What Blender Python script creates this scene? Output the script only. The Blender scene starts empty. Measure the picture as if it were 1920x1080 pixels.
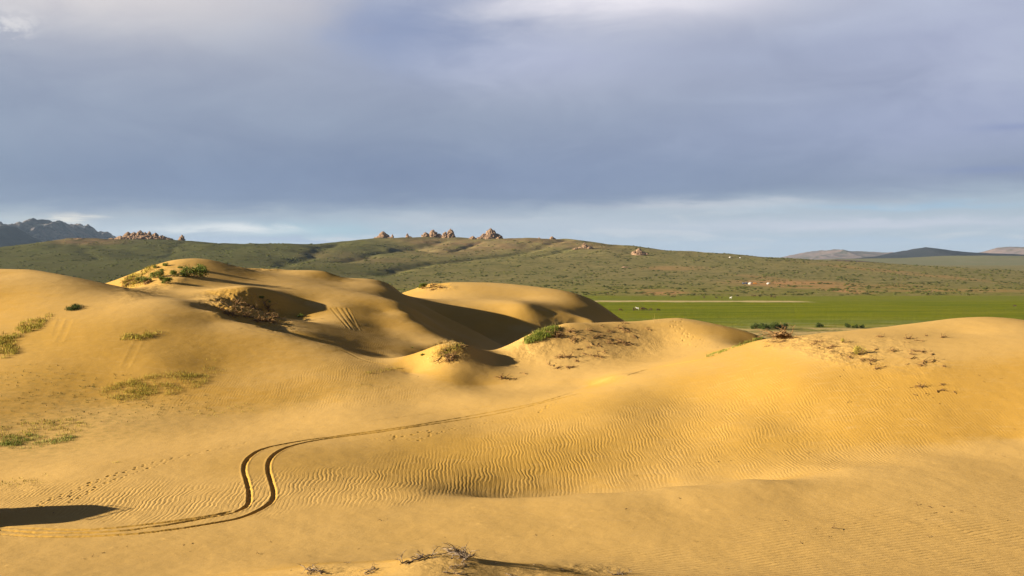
import bpy, bmesh, math, random
import numpy as np
from mathutils import Vector, Matrix
R = math.radians
sc = bpy.context.scene
col = sc.collection
F = 2059.0; CZ = 32.0; V0 = 485.0
rng = np.random.default_rng(7); random.seed(7)

# ------------------------------------------------------------------ helpers
def tag(o, label=None, cat=None, group=None, kind=None):
    if label: o['label'] = label
    if cat: o['category'] = cat
    if group: o['group'] = group
    if kind: o['kind'] = kind
    return o
def empty(name, loc, rz=0.0, sc_=1.0):
    o = bpy.data.objects.new(name, None); col.objects.link(o)
    o.location = loc; o.rotation_euler = (0, 0, rz); o.scale = (sc_,)*3
    return o
def link_mesh(name, me, mat, parent=None):
    o = bpy.data.objects.new(name, me); col.objects.link(o)
    if mat and not me.materials: me.materials.append(mat)
    if parent: o.parent = parent
    return o
def mesh_np(name, V, Fc, smooth=True):
    """V (n,3), Fc (m,k) all faces with k corners"""
    me = bpy.data.meshes.new(name)
    V = np.asarray(V, np.float32); Fc = np.asarray(Fc, np.int32)
    m, k = Fc.shape
    me.vertices.add(len(V)); me.vertices.foreach_set('co', V.ravel())
    me.loops.add(m*k); me.loops.foreach_set('vertex_index', Fc.ravel())
    me.polygons.add(m)
    me.polygons.foreach_set('loop_start', np.arange(0, m*k, k, dtype=np.int32))
    me.polygons.foreach_set('use_smooth', np.full(m, smooth, dtype=bool))
    me.update(calc_edges=True)
    return me
def grid_faces(nr, nc):
    i = np.arange(nr*nc).reshape(nr, nc)
    return np.stack([i[:-1, :-1], i[:-1, 1:], i[1:, 1:], i[1:, :-1]], -1).reshape(-1, 4)
def add_attr(me, name, arr):
    a = me.attributes.new(name, 'FLOAT', 'POINT'); a.data.foreach_set('value', np.asarray(arr, np.float32).ravel())
class MB:
    def __init__(s): s.v = []; s.f = []
    def tube(s, pts, rad, n=5, cap=True):
        b = len(s.v); pts = [Vector(p) for p in pts]
        up = Vector((0.3, 0.2, 1)).normalized()
        for i, p in enumerate(pts):
            d = (pts[min(i+1, len(pts)-1)] - pts[max(i-1, 0)])
            d = d.normalized() if d.length > 1e-9 else Vector((0, 0, 1))
            a = d.cross(up); a = a.normalized() if a.length > 1e-4 else d.orthogonal().normalized()
            c = d.cross(a); r = rad[i] if hasattr(rad, '__len__') else rad
            for k in range(n):
                t = 2*math.pi*k/n; s.v.append(p + (a*math.cos(t)+c*math.sin(t))*r)
        for i in range(len(pts)-1):
            for k in range(n):
                k2 = (k+1) % n
                s.f.append((b+i*n+k, b+i*n+k2, b+(i+1)*n+k2, b+(i+1)*n+k))
        if cap: s.f.append(tuple(b+k for k in range(n))[::-1]); s.f.append(tuple(b+(len(pts)-1)*n+k for k in range(n)))
    def quad(s, a, b, c, d):
        i = len(s.v); s.v += [Vector(a), Vector(b), Vector(c), Vector(d)]; s.f.append((i, i+1, i+2, i+3))
    def tri(s, a, b, c):
        i = len(s.v); s.v += [Vector(a), Vector(b), Vector(c)]; s.f.append((i, i+1, i+2))
    def prism(s, prof, y0, y1):
        """profile (x,z) extruded along y"""
        b = len(s.v); n = len(prof)
        s.v += [Vector((x, y0, z)) for x, z in prof] + [Vector((x, y1, z)) for x, z in prof]
        for k in range(n): s.f.append((b+k, b+(k+1) % n, b+n+(k+1) % n, b+n+k))
        s.f.append(tuple(range(b, b+n))[::-1]); s.f.append(tuple(range(b+n, b+2*n)))
    def box(s, c, d):
        x, y, z = c; a, b_, h = d[0]/2, d[1]/2, d[2]/2
        s.prism([(x-a, z-h), (x+a, z-h), (x+a, z+h), (x-a, z+h)], y-b_, y+b_)
    def lathe(s, prof, n=24):
        b = len(s.v)
        for r, z in prof:
            for k in range(n):
                t = 2*math.pi*k/n; s.v.append(Vector((r*math.cos(t), r*math.sin(t), z)))
        for i in range(len(prof)-1):
            for k in range(n):
                s.f.append((b+i*n+k, b+i*n+(k+1) % n, b+(i+1)*n+(k+1) % n, b+(i+1)*n+k))
    def me(s, name, smooth=False, bevel=0):
        m = bpy.data.meshes.new(name); m.from_pydata([tuple(v) for v in s.v], [], s.f)
        bm = bmesh.new(); bm.from_mesh(m)
        bmesh.ops.recalc_face_normals(bm, faces=bm.faces)
        if bevel: bmesh.ops.bevel(bm, geom=[e for e in bm.edges if e.is_manifold and e.calc_face_angle(0) > .3], offset=bevel, segments=2, affect='EDGES')
        bm.to_mesh(m); bm.free()
        if smooth: m.polygons.foreach_set('use_smooth', [True]*len(m.polygons))
        m.update(); return m
    def build(s, name, mat, parent=None, smooth=False, bevel=0):
        return link_mesh(name, s.me(name, smooth, bevel), mat, parent)

# ------------------------------------------------------------------ numpy noise
_perm = np.random.default_rng(3).permutation(512)
_perm = np.concatenate([_perm, _perm])
_g = np.random.default_rng(4).normal(size=(512, 2)); _g /= np.linalg.norm(_g, axis=1)[:, None]
def perlin(x, y):
    xi = np.floor(x).astype(np.int64); yi = np.floor(y).astype(np.int64)
    xf = x-xi; yf = y-yi
    u = xf*xf*xf*(xf*(xf*6-15)+10); v = yf*yf*yf*(yf*(yf*6-15)+10)
    def gr(a, b, dx, dy):
        g = _g[_perm[_perm[a & 511] + (b & 511)] & 511]
        return g[..., 0]*dx + g[..., 1]*dy
    n00 = gr(xi, yi, xf, yf); n10 = gr(xi+1, yi, xf-1, yf)
    n01 = gr(xi, yi+1, xf, yf-1); n11 = gr(xi+1, yi+1, xf-1, yf-1)
    return (n00*(1-u)+n10*u)*(1-v) + (n01*(1-u)+n11*u)*v
def fbm(x, y, o=4, g=.5):
    s = 0; a = 1; f = 1
    for k in range(o): s = s + a*perlin(x*f+17.3*k, y*f+9.1*k); a *= g; f *= 2.03
    return s
def ridged(x, y, o=5, g=.5):
    s = 0; a = 1; f = 1
    for k in range(o): s = s + a*(1-2*np.abs(perlin(x*f+31.3*k, y*f+5.7*k))); a *= g; f *= 2.05
    return s
def sst(a, b, x):
    t = np.clip((x-a)/(b-a), 0, 1); return t*t*(3-2*t)

# ------------------------------------------------------------------ thin plate splines
def tps_fit(P, lam):
    P = np.array(P, float); X = P[:, :2]/100; n = len(P)
    d2 = ((X[:, None]-X[None])**2).sum(-1)
    K = .5*d2*np.log(d2+1e-12) + lam*np.eye(n)
    A = np.zeros((n+3, n+3)); A[:n, :n] = K; A[:n, n] = 1; A[:n, n+1:] = X; A[n, :n] = 1; A[n+1:, :n] = X.T
    w = np.linalg.solve(A, np.concatenate([P[:, 2], [0, 0, 0]]))
    return X, w
def tps_eval(m, x, y):
    X, w = m; n = len(X); sh = np.shape(x)
    x = np.ravel(x)/100; y = np.ravel(y)/100; out = np.empty(len(x))
    for i in range(0, len(x), 20000):
        xs = x[i:i+20000]; ys = y[i:i+20000]
        d2 = (xs[:, None]-X[None, :, 0])**2 + (ys[:, None]-X[None, :, 1])**2
        d2 = d2.astype(np.float32)
        K = .5*d2*np.log(d2+1e-12)
        out[i:i+20000] = K@w[:n] + w[n] + w[n+1]*xs + w[n+2]*ys
    return out.reshape(sh)
PT = []
def P(u, v, Y): PT.append(((u-960)/F*Y, Y, CZ-(v-V0)/F*Y))
def H(u, Y, z): PT.append(((u-960)/F*Y, Y, z))
def W(x, y, z): PT.append((x, y, z))
#@@DUNES
# ground the photographer stands on
for x in (-40, -15, 15, 40):
    W(x, -25, 27); W(x, -8, 29.6)
W(0, 0, 30.3); W(-25, 2, 28.5); W(25, 2, 29); W(-30, 22, 24.2); W(0, 20, 25.0); W(30, 22, 24.4); W(0, 33, 21.3); W(-20, 33, 21.1); W(20, 33, 21.3); W(-60,30,22); W(60,30,22)
# near plateau
for u, v, Y in [(-150,1080,47.5),(100,1080,47.5),(350,1080,47.5),(1250,1080,47.5),(1500,1080,47.5),(1750,1080,47.5),(2050,1080,47.5),
    (-150,1010,55),(100,1015,54.5),(350,1010,55),(650,1010,55),(900,990,57),(1200,1000,56),(1500,1000,56),(1800,990,57.2),(2100,990,57.5),
    (100,950,62),(350,950,62),(600,950,62),(800,950,62),(1000,960,60.5),(1250,950,61.5),(1500,940,62.6),(1750,920,65),(2000,910,67)]: P(u, v, Y)
P(600,1060,46); P(700,1056,45.6); P(830,1040,45.5); P(900,1048,45.8); P(1000,1062,46.2); P(820,1078,42); P(650,1080,43.5); H(950,43,19.55); H(1080,43,19.5); H(1250,43,19.4)
P(1100,1078,46.8); H(830,50,18.2); H(950,50,18.15); H(650,50,18.2); H(880,48,18.75); H(1000,48,18.65)
# lip and hidden bowl floor
for u, v, Y in [(780,926,65.0),(850,931,65),(920,933,65),(1000,932,65.2),(1100,926,66),(1250,913,67),(1400,899,68.5),(1600,878,71),(1750,863,73),(1920,845,75.5),(2080,833,76)]: P(u, v, Y)
for u, Y, z in [(850,68.3,17.55),(920,68.3,17.08),(1000,68.4,16.82),(1100,68.6,16.72),(1250,69.6,16.98),(1400,70.8,17.35)]: H(u, Y, z)
# bowl wall
for u, v, Y in [(780,915,67.3),(880,900,71.7),(880,860,77.4),(880,820,83.7),(880,780,92),
    (1000,915,71.8),(1000,850,78.6),(1000,800,86),(1000,765,93),(1000,735,102),
    (1150,905,73),(1150,840,80),(1150,780,86.6),(1150,735,94.6),(1150,705,103),
    (1280,895,73.5),(1280,820,82),(1280,750,91.3),(1280,700,98.5),
    (1400,885,73.8),(1400,800,82.5),(1400,730,90.8),(1400,680,98.3),
    (1500,800,82),(1500,720,89),(1500,665,97),
    (1600,865,74.5),(1600,800,81),(1600,720,88),(1600,665,95),
    (1750,845,76.4),(1750,780,82),(1750,700,89),(1750,650,97),
    (1900,825,78.3),(1900,760,83.6),(1900,690,90),(1900,640,98),(2060,800,79.5),(2060,700,89),(2060,650,96.5)]: P(u, v, Y)
# track plateau
for u, v, Y in [(-100,900,69.5),(0,905,68.5),(0,930,64.8),(150,880,71),(150,920,66),(350,870,72.5),(350,910,67.2),(500,900,68.5),(500,850,76),(650,905,68.5),(650,860,75.5),(650,820,83),(780,895,71.1),(780,850,78.7),
    (780,800,86.5),(780,760,97),(500,815,85),(500,780,93.5),(300,840,80),(650,780,92),(650,745,98.7),(900,745,99),(900,720,106),(-100,860,78),(0,845,81),(150,838,82)]: P(u, v, Y)
# D1 left dune
for u, v, Y in [(-120,800,86),(-120,650,108),(-120,560,128),(-120,510,146),(0,790,88.5),(0,750,93),(0,650,108),(0,560,128),(0,515,142),(0,504,149),(60,506,147),(130,519,143),(165,532,139),
    (100,700,100),(100,600,118),(100,545,132),(200,800,88),(200,760,94),(200,700,101),(200,620,113),(200,575,124),(205,546,136),(260,556,133),(300,560,132),
    (300,600,118),(300,680,104),(300,740,97),(400,800,89.5),(400,740,98),(400,690,105),(400,640,113),(400,605,121),(370,572,130),(420,592,126),
    (480,610,123),(560,632,121.5),(650,655,119),(740,677,117.5),(500,680,108),(500,735,99.5),(500,645,114),(600,750,98.2),(600,710,103.5),(600,680,109),(690,725,102),(690,695,107.3),(760,700,108.5)]: P(u, v, Y)
for u, Y, z in [(420,129.5,24.7),(480,127.3,23.5),(560,124.5,22.5),(560,127,22.6),(650,122.3,21.1),(650,125,21.2),(740,121,19.9),(740,125,19.9),(800,124,19.2)]: H(u, Y, z)
for u, Y, z in [(0,158,29.6),(0,185,24),(-120,185,22),(100,155,28.6),(100,180,23),(180,160,25.5),(0,230,12),(150,215,14),(-300,200,12),(-300,150,24),(-300,110,21),(-300,80,18),(-300,60,18)]: H(u, Y, z)
# D2
for u, v, Y in [(222,530,166),(250,515,170),(275,504,172),(300,495,174),(325,488,176),(350,485,178),(390,486,180),(430,495,182),(470,505,183),(530,513,186),(570,508,190),(610,509,192),(640,520,194),(700,524,197),(735,536,198),(752,550,194),
    (250,540,155),(300,546,151),(350,520,162),(300,525,160),(400,540,158),(400,515,168),(470,533,166),(480,520,174),(560,536,170),(560,522,180),(640,538,177),(640,528,187),(700,543,180),(725,540,186),
    (340,560,143),(420,556,149),(470,548,152),(520,553,155),(460,575,147),(430,570,142),(500,586,151),(520,600,146),
    (560,565,158),(560,600,142),(560,623,130),(640,575,157.5),(640,598,150.3),(640,617,142.2),(640,638,132.5),(640,648,129),(720,585,160),(720,614,151.8),(720,634,143.6),(720,655,134),(720,666,130),(757,572,166),(772,590,161),(800,612,156),(840,636,150),(880,652,145),(778,642,144.6),(800,660,138.5),(770,671,130.5)]: P(u, v, Y)
for u, Y, z in [(350,200,26),(450,210,24),(600,225,20),(300,240,10),(500,260,10),(830,132,18.6),(900,138,17.3)]: H(u, Y, z)
for q in [(-14.9,168,24.3),(-13.2,163,22.6),(-10.6,158,21.2),(-18.8,194,25.1)]: W(*q)
for u, v, Y in [(785,570,188),(820,588,186),(860,606,183),(900,625,180),(800,590,176),(830,612,170),(870,635,165),(900,650,162),(945,650,176)]: P(u, v, Y)
for u, Y, z in [(790,197,22.2),(830,194,20.4),(880,191,18.3),(740,225,23)]: H(u, Y, z)
# D3
for u, v, Y in [(770,550,236),(790,542,240),(812,532,244),(850,535,252),(900,536,256),(950,537,257),(1010,546,252),(1080,558,246),(1112,563,240),(1135,578,236),(1150,590,232),(1172,603,228),
    (800,560,216),(860,560,222),(920,560,224),(980,560,228),(860,578,205),(940,588,204),(985,574,207),(1005,570,213),(1030,585,209),(1068,600,207),(1085,603,207.5),(1075,574,222),(1100,597,214),(1112,604,208),
    (900,605,198),(960,608,199),(950,640,190),(1020,630,192)]: P(u, v, Y)
for u, Y, z in [(1000,185,15),(1100,200,14.5),(1100,180,13),(900,300,17),(1050,300,13),(1200,255,9),(1230,220,11),(760,300,14),(1200,180,12)]: H(u, Y, z)
# front ridge
for u, v, Y in [(770,700,109),(800,672,111),(835,647,112.5),(870,648,114),(900,654,116),(940,656,118),(970,643,119),(1005,622,121),(1060,607,125),(1110,606,127),(1150,604,128.5),(1220,600,130.5),(1270,596,132),(1340,607,131),(1420,628,128),
    (850,700,107),(850,730,102.5),(950,700,109.5),(930,675,114),(1000,670,115),(1050,640,119),(1050,680,113),(1150,640,121),(1150,680,113),(1250,640,123),(1280,668,114),(1340,640,121),(1380,650,116),
    (1110,722,103.3),(1200,698,103.5),(1300,675,104.5),(1390,652,106),(1430,638,108),(1050,715,106),(1220,685,109)]: P(u, v, Y)
for u, Y, z in [(850,122,20.5),(940,126,19.4),(1060,132,22),(1150,138,21),(1270,142,21.3),(1400,138,20),(1000,155,15),(1150,160,13),(1300,165,11),(1450,150,14),(1450,122,21.5)]: H(u, Y, z)
# right dune
for u, v, Y in [(1480,632,108),(1530,626,110),(1600,620,112),(1680,611,114),(1750,603,117),(1810,599,119),(1870,597,119),(1920,602,117),(2050,625,112),(1650,625,106),(1800,625,106)]: P(u, v, Y)
for u, Y, z in [(1550,122,21),(1700,130,20.5),(1850,133,21),(2000,130,20),(1600,160,9),(1900,165,8),(2300,120,18),(2300,90,20),(2300,70,18.5),(2300,160,8)]: H(u, Y, z)
for x in range(-160, 241, 50):
    W(x, 345, -4); W(x, 400, -8)
for y in (280, 320): W(-120, y, 2); W(-60, y, 3); W(60, y, 1); W(120, y, -1); W(170, y, -3)
W(130,230,1); W(90,230,3); W(160,150,6); W(190,100,12)
#@@END
dune_m = tps_fit(PT, 2e-5)
# lookup raster of the dune field
RX0, RX1, RY0, RY1, RS = -130, 170, -30, 345, .8
rx = np.arange(RX0, RX1, RS); ry = np.arange(RY0, RY1, RS)
RXX, RYY = np.meshgrid(rx, ry); RZ = tps_eval(dune_m, RXX, RYY)
def lut(x, y):
    fx = np.clip((np.asarray(x, float)-RX0)/RS, 0, len(rx)-1.001); fy = np.clip((np.asarray(y, float)-RY0)/RS, 0, len(ry)-1.001)
    i = fx.astype(int); j = fy.astype(int); a = fx-i; b = fy-j
    return (RZ[j, i]*(1-a)+RZ[j, i+1]*a)*(1-b) + (RZ[j+1, i]*(1-a)+RZ[j+1, i+1]*a)*b
def hits(u, v, y0=36, y1=335):
    """where the sight line through a photograph position first meets the sand"""
    u = np.atleast_1d(np.asarray(u, float)); v = np.atleast_1d(np.asarray(v, float))
    Ys = np.arange(y0, y1, .25)
    x = (u[:, None]-960)/F*Ys; z = CZ-(v[:, None]-V0)/F*Ys
    d = lut(x, Ys[None]+0*x)-z
    hit = d > 0; k = np.argmax(hit, 1); ok = hit.any(1) & (k > 0)
    k = np.maximum(k, 1); ii = np.arange(len(u)); d0 = d[ii, k-1]; d1 = d[ii, k]
    t = np.clip(-d0/(d1-d0+1e-9), 0, 1); Y = Ys[k-1]+t*.25
    return np.stack([(u-960)/F*Y, Y, CZ-(v-V0)/F*Y], 1), ok
def g(u, v):
    p, ok = hits(u, v); return Vector(p[0])
def proj(x, y, z): return 960+F*x/y, V0+F*(CZ-z)/y

# ------------------------------------------------------------------ node helpers
class NT:
    def __init__(s, tree): s.t = tree; s.n = tree.nodes; s.l = tree.links
    def node(s, typ, **kw):
        n = s.n.new(typ)
        for k, v in kw.items(): setattr(n, k, v)
        return n
    def put(s, sock, v):
        if hasattr(v, 'is_output') or isinstance(v, bpy.types.NodeSocket): s.l.new(v, sock)
        elif isinstance(v, (tuple, list)) and len(v) == 3 and sock.type == 'RGBA': sock.default_value = (*v, 1)
        else: sock.default_value = v
    def m(s, op, a, b=0, c=0, clamp=False):
        n = s.node('ShaderNodeMath', operation=op, use_clamp=clamp)
        for i, v in enumerate((a, b, c)): s.put(n.inputs[i], v)
        return n.outputs[0]
    def vm(s, op, a, b=(0, 0, 0)):
        n = s.node('ShaderNodeVectorMath', operation=op); s.put(n.inputs[0], a); s.put(n.inputs[1], b); return n.outputs[0]
    def ss(s, x, a, b):
        n = s.node('ShaderNodeMapRange', interpolation_type='SMOOTHSTEP'); s.put(n.inputs[0], x); s.put(n.inputs[1], a); s.put(n.inputs[2], b); return n.outputs[0]
    def mix(s, f, a, b, bt='MIX'):
        n = s.node('ShaderNodeMix', data_type='RGBA', blend_type=bt)
        s.put(n.inputs[0], f); s.put(n.inputs[6], a); s.put(n.inputs[7], b); return n.outputs[2]
    def noise(s, vec, scale=1., detail=3., rough=.5, dist=0., col=False):
        n = s.node('ShaderNodeTexNoise'); s.put(n.inputs['Vector'], vec)
        n.inputs['Scale'].default_value = scale; n.inputs['Detail'].default_value = detail
        n.inputs['Roughness'].default_value = rough; n.inputs['Distortion'].default_value = dist
        return n.outputs[1] if col else n.outputs[0]
    def attr(s, name): n = s.node('ShaderNodeAttribute', attribute_name=name); return n.outputs['Fac']
    def comb(s, x, y, z=0.):
        n = s.node('ShaderNodeCombineXYZ')
        for i, v in enumerate((x, y, z)): s.put(n.inputs[i], v)
        return n.outputs[0]
    def bump(s, h, dist, strength=1., nrm=None):
        n = s.node('ShaderNodeBump'); s.put(n.inputs['Height'], h); n.inputs['Distance'].default_value = dist; n.inputs['Strength'].default_value = strength
        if nrm: s.l.new(nrm, n.inputs['Normal'])
        return n.outputs[0]
def mat(name, color=(.5, .5, .5), rough=.8, spec=.2):
    m = bpy.data.materials.new(name); m.use_nodes = True; t = NT(m.node_tree)
    b = m.node_tree.nodes['Principled BSDF']
    b.inputs['Base Color'].default_value = (*color, 1); b.inputs['Roughness'].default_value = rough
    b.inputs['Specular IOR Level'].default_value = spec
    return m, t, b
def simple(name, c1, c2, scale=3., rough=.8, spec=.2, bump=0., coord='Object', det=4):
    m, t, b = mat(name, c1, rough, spec)
    tc = t.node('ShaderNodeTexCoord').outputs[coord]
    n = t.noise(tc, scale, det, .6); n = t.ss(n, .35, .65)
    t.put(b.inputs['Base Color'], t.mix(n, c1, c2))
    if bump: t.put(b.inputs['Normal'], t.bump(t.noise(tc, scale*3, 4, .6), bump))
    return m

# ------------------------------------------------------------------ sun, world, camera
SUN_EL, SUN_AZ = 15.5, 14.0       # degrees; azimuth measured from straight left towards behind the camera
L = Vector((-math.cos(R(SUN_AZ))*math.cos(R(SUN_EL)), -math.sin(R(SUN_AZ))*math.cos(R(SUN_EL)), math.sin(R(SUN_EL))))
sl = bpy.data.lights.new('sun', 'SUN'); sl.energy = 5.0; sl.angle = R(.55); sl.color = (1, .86, .66)
so = bpy.data.objects.new('sun', sl); col.objects.link(so); so.rotation_euler = L.to_track_quat('Z', 'Y').to_euler(); so.location = (-60, -10, 60)
#@@WORLD
w = bpy.data.worlds.new('World'); sc.world = w; w.use_nodes = True
t = NT(w.node_tree); bg = w.node_tree.nodes['Background']
sky = t.node('ShaderNodeTexSky', sky_type='NISHITA', sun_disc=False)
sky.sun_elevation = R(SUN_EL); sky.sun_rotation = math.atan2(L.x, L.y)
sky.air_density = 1.0; sky.dust_density = .6; sky.altitude = 1200
BG = .1; bg.inputs['Strength'].default_value = BG
K = 1/BG
tc = t.node('ShaderNodeTexCoord').outputs['Generated']
sp = t.node('ShaderNodeSeparateXYZ'); t.put(sp.inputs[0], tc); X, Y_, Z = sp.outputs
hor = t.m('SQRT', t.m('ADD', t.m('MULTIPLY', X, X), t.m('MULTIPLY', Y_, Y_)))
el = t.m('MULTIPLY', t.m('ARCTAN2', Z, hor), 180/math.pi)
az = t.m('MULTIPLY', t.m('ARCTAN2', X, Y_), 180/math.pi)
def azv(u): return math.degrees(math.atan((u-960)/F))
def elv(v): return math.degrees(math.atan((V0-v)/F))
# cloud texture space: degrees, stretched sideways
cv = t.comb(t.m('MULTIPLY', az, .05), t.m('MULTIPLY', el, .14), 0)
n1 = t.noise(cv, 1.2, 6, .5, .4); n1 = t.m('SUBTRACT', n1, .5)
n2 = t.noise(t.vm('ADD', cv, (7, 3, 1)), 3.2, 7, .58, .6); n2 = t.m('SUBTRACT', n2, .5)
elw = t.m('ADD', el, t.m('ADD', t.m('MULTIPLY', n1, 1.3), t.m('MULTIPLY', n2, 1.1)))
azw = t.m('ADD', az, t.m('ADD', t.m('MULTIPLY', n1, 14.), t.m('MULTIPLY', n2, 8.)))
def C(r, g_, b): # sRGB 0-255 in the picture -> background colour before exposure
    f = lambda c: ((c/255+.055)/1.055)**2.4 if c > 10 else c/255/12.92
    return tuple(f(c)*K*SKYX for c in (r, g_, b))
EXPO = 1.52; SKYX = 2**-1.49
def blob(u, v, du, dv, a=0.0, e=0.0, azs=None, els=None):
    dx = t.m('DIVIDE', t.m('SUBTRACT', azs or azw, azv(u)), math.degrees(du/F))
    dy = t.m('DIVIDE', t.m('SUBTRACT', els or elw, elv(v)), math.degrees(dv/F))
    if a:
        dx, dy = (t.m('ADD', t.m('MULTIPLY', dx, math.cos(a)), t.m('MULTIPLY', dy, math.sin(a))),
                  t.m('SUBTRACT', t.m('MULTIPLY', dy, math.cos(a)), t.m('MULTIPLY', dx, math.sin(a))))
    r2 = t.m('ADD', t.m('MULTIPLY', dx, dx), t.m('MULTIPLY', dy, dy))
    return t.m('POWER', 2.718, t.m('MULTIPLY', r2, -1.))
# main stratus: colour along elevation; unseen part overhead darkened to cut sky fill
cr = t.node('ShaderNodeValToRGB'); cr.color_ramp.interpolation = 'EASE'
t.put(cr.inputs[0], t.m('DIVIDE', elw, 40.))
stops = [(2.3, (123,139,166)), (4.0, (126,141,169)), (6.5, (138,151,178)), (9.5, (149,159,184)), (13, (160,168,190)), (18, (110,120,150)), (30, (66,74,98)), (39, (48,54,72))]
els_ = cr.color_ramp.elements
while len(els_) < len(stops): els_.new(.5)
for e_, (p_, c_) in zip(els_, stops):
    e_.position = p_/40; e_.color = (*C(*c_), 1)
cloud = cr.outputs[0]
def lay(base, mask, amt, c): return t.mix(t.m('MULTIPLY', mask, amt, clamp=True), base, C(*c))
cloud = lay(cloud, blob(120, 0, 460, 95), 1., (212,208,214))
cloud = lay(cloud, blob(330, 190, 420, 120), .35, (140,152,178))
cloud = lay(cloud, blob(1180, -5, 330, 52), 1., (224,222,236))
cloud = lay(cloud, blob(1010, 105, 230, 60), .75, (176,183,212))
cloud = lay(cloud, blob(770, 50, 170, 90), .8, (128,144,184))
cloud = lay(cloud, blob(1560, 110, 330, 80), .3, (158,168,208))
cloud = lay(cloud, blob(1850, 90, 260, 200), .7, (172,180,210))
cloud = lay(cloud, blob(1700, 250, 500, 70), .35, (150,160,200))
cloud = lay(cloud, blob(520, 340, 560, 70), .6, (112,130,166))
cloud = lay(cloud, blob(1100, 330, 420, 60), .35, (122,138,178))
tex = t.m('MULTIPLY', t.m('ADD', t.m('MULTIPLY', n1, .6), n2), .30)
cloud = t.mix(1.0, cloud, t.comb(t.m('ADD', 1., tex), t.m('ADD', 1., tex), t.m('ADD', 1., t.m('MULTIPLY', tex, .7))), 'MULTIPLY')
# lower sky under the cloud edge: pale bands with blue gaps
low = t.mix(t.ss(el, .1, 2.6), C(162,182,206), C(160,176,196))
clr = t.mix(.25, sky.outputs[0], sky.outputs[0])
n3 = t.m('SUBTRACT', t.noise(t.comb(t.m('MULTIPLY', az, .16), t.m('MULTIPLY', el, .9), 4.), 1.6, 7, .6, .5), .5)
azl = t.m('ADD', az, t.m('MULTIPLY', n3, 9.)); ell = t.m('ADD', el, t.m('MULTIPLY', n3, 1.1))
def lb(*a): return blob(*a, azs=azl, els=ell)
low = lay(low, lb(600, 432, 130, 14), .95, (140,182,204))
low = lay(low, lb(60, 420, 90, 16), .6, (190,196,200))
low = lay(low, lb(280, 402, 160, 10), .6, (178,186,196))
low = lay(low, lb(150, 412, 34, 10), 1., (246,240,228))
low = lay(low, lb(430, 432, 130, 8), 1., (226,230,234))
low = lay(low, lb(560, 452, 220, 4), .8, (150,166,200))
low = lay(low, lb(660, 446, 60, 3), .8, (200,206,214))
low = lay(low, lb(860, 410, 200, 12), .5, (196,200,210))
low = lay(low, lb(1290, 385, 260, 12), .9, (200,205,216))
low = lay(low, lb(1200, 425, 380, 20), .6, (182,192,210))
low = lay(low, lb(1700, 393, 200, 7), .95, (150,182,212))
low = lay(low, lb(1640, 425, 300, 10), .7, (198,202,222))
low = lay(low, lb(1750, 452, 260, 5), .7, (156,180,210))
low = t.mix(t.m('MULTIPLY', t.ss(n3, .02, .2), .35), low, C(205, 208, 216))
low = t.mix(.06, low, clr); low = t.mix(1., low, (.93, .92, .92), 'MULTIPLY')
edge_el = t.m('ADD', 2.45, t.m('MULTIPLY', t.ss(az, -5., 22.), .75))
cm = t.ss(t.m('SUBTRACT', t.m('ADD', elw, t.m('MULTIPLY', n3, 1.3)), edge_el), -.7, .8)
cloud = t.mix(1., cloud, (1.09, 1.075, 1.01), 'MULTIPLY')
full = t.mix(cm, low, cloud)
# small lit cumulus top left, cloud streaks right
n4 = t.m('SUBTRACT', t.noise(t.comb(t.m('MULTIPLY', az, .9), t.m('MULTIPLY', el, 1.3), 2.), 1.5, 6, .62), .5)
cu = blob(20, 80, 55, 26, azs=t.m('ADD', az, t.m('MULTIPLY', n4, 3.)), els=t.m('ADD', el, t.m('MULTIPLY', n4, 2.2)))
full = lay(full, t.m('MULTIPLY', t.ss(cu, .15, .9), t.ss(n4, -.12, .12)), .8, (222,220,222))
full = lay(full, blob(1900, 260, 60, 6, azs=az, els=el), .5, (128,142,184))
full = lay(full, blob(1860, 332, 90, 7, azs=az, els=el), .5, (126,142,182))
# clear sky west of the cloud deck, where the low sun stands
west = t.ss(t.m('ABSOLUTE', t.m('SUBTRACT', az, -93.)), 75., 25.)
west = t.m('MULTIPLY', west, t.ss(el, 38., 14.))
full = t.mix(t.m('MULTIPLY', west, .8), full, t.mix(1.0, sky.outputs[0], (.35, .35, .35), 'MULTIPLY'))
full = t.mix(t.ss(el, -.3, -1.5), full, C(70, 60, 40))
t.put(bg.inputs['Color'], full)
#@@CAM
cam = bpy.data.cameras.new('camera'); co = bpy.data.objects.new('camera', cam); col.objects.link(co); sc.camera = co
co.location = (0, 0, CZ); co.rotation_euler = (R(90), 0, 0)
cam.sensor_width = 36; cam.lens = 36*F/1920; cam.shift_y = -(540-V0)/1920; cam.clip_end = 120000; cam.clip_start = .5
sc.render.resolution_x = 1024; sc.render.resolution_y = 576
sc.view_settings.view_transform = 'Standard'; sc.view_settings.look = 'None'; sc.view_settings.exposure = EXPO; sc.view_settings.gamma = 1

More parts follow.
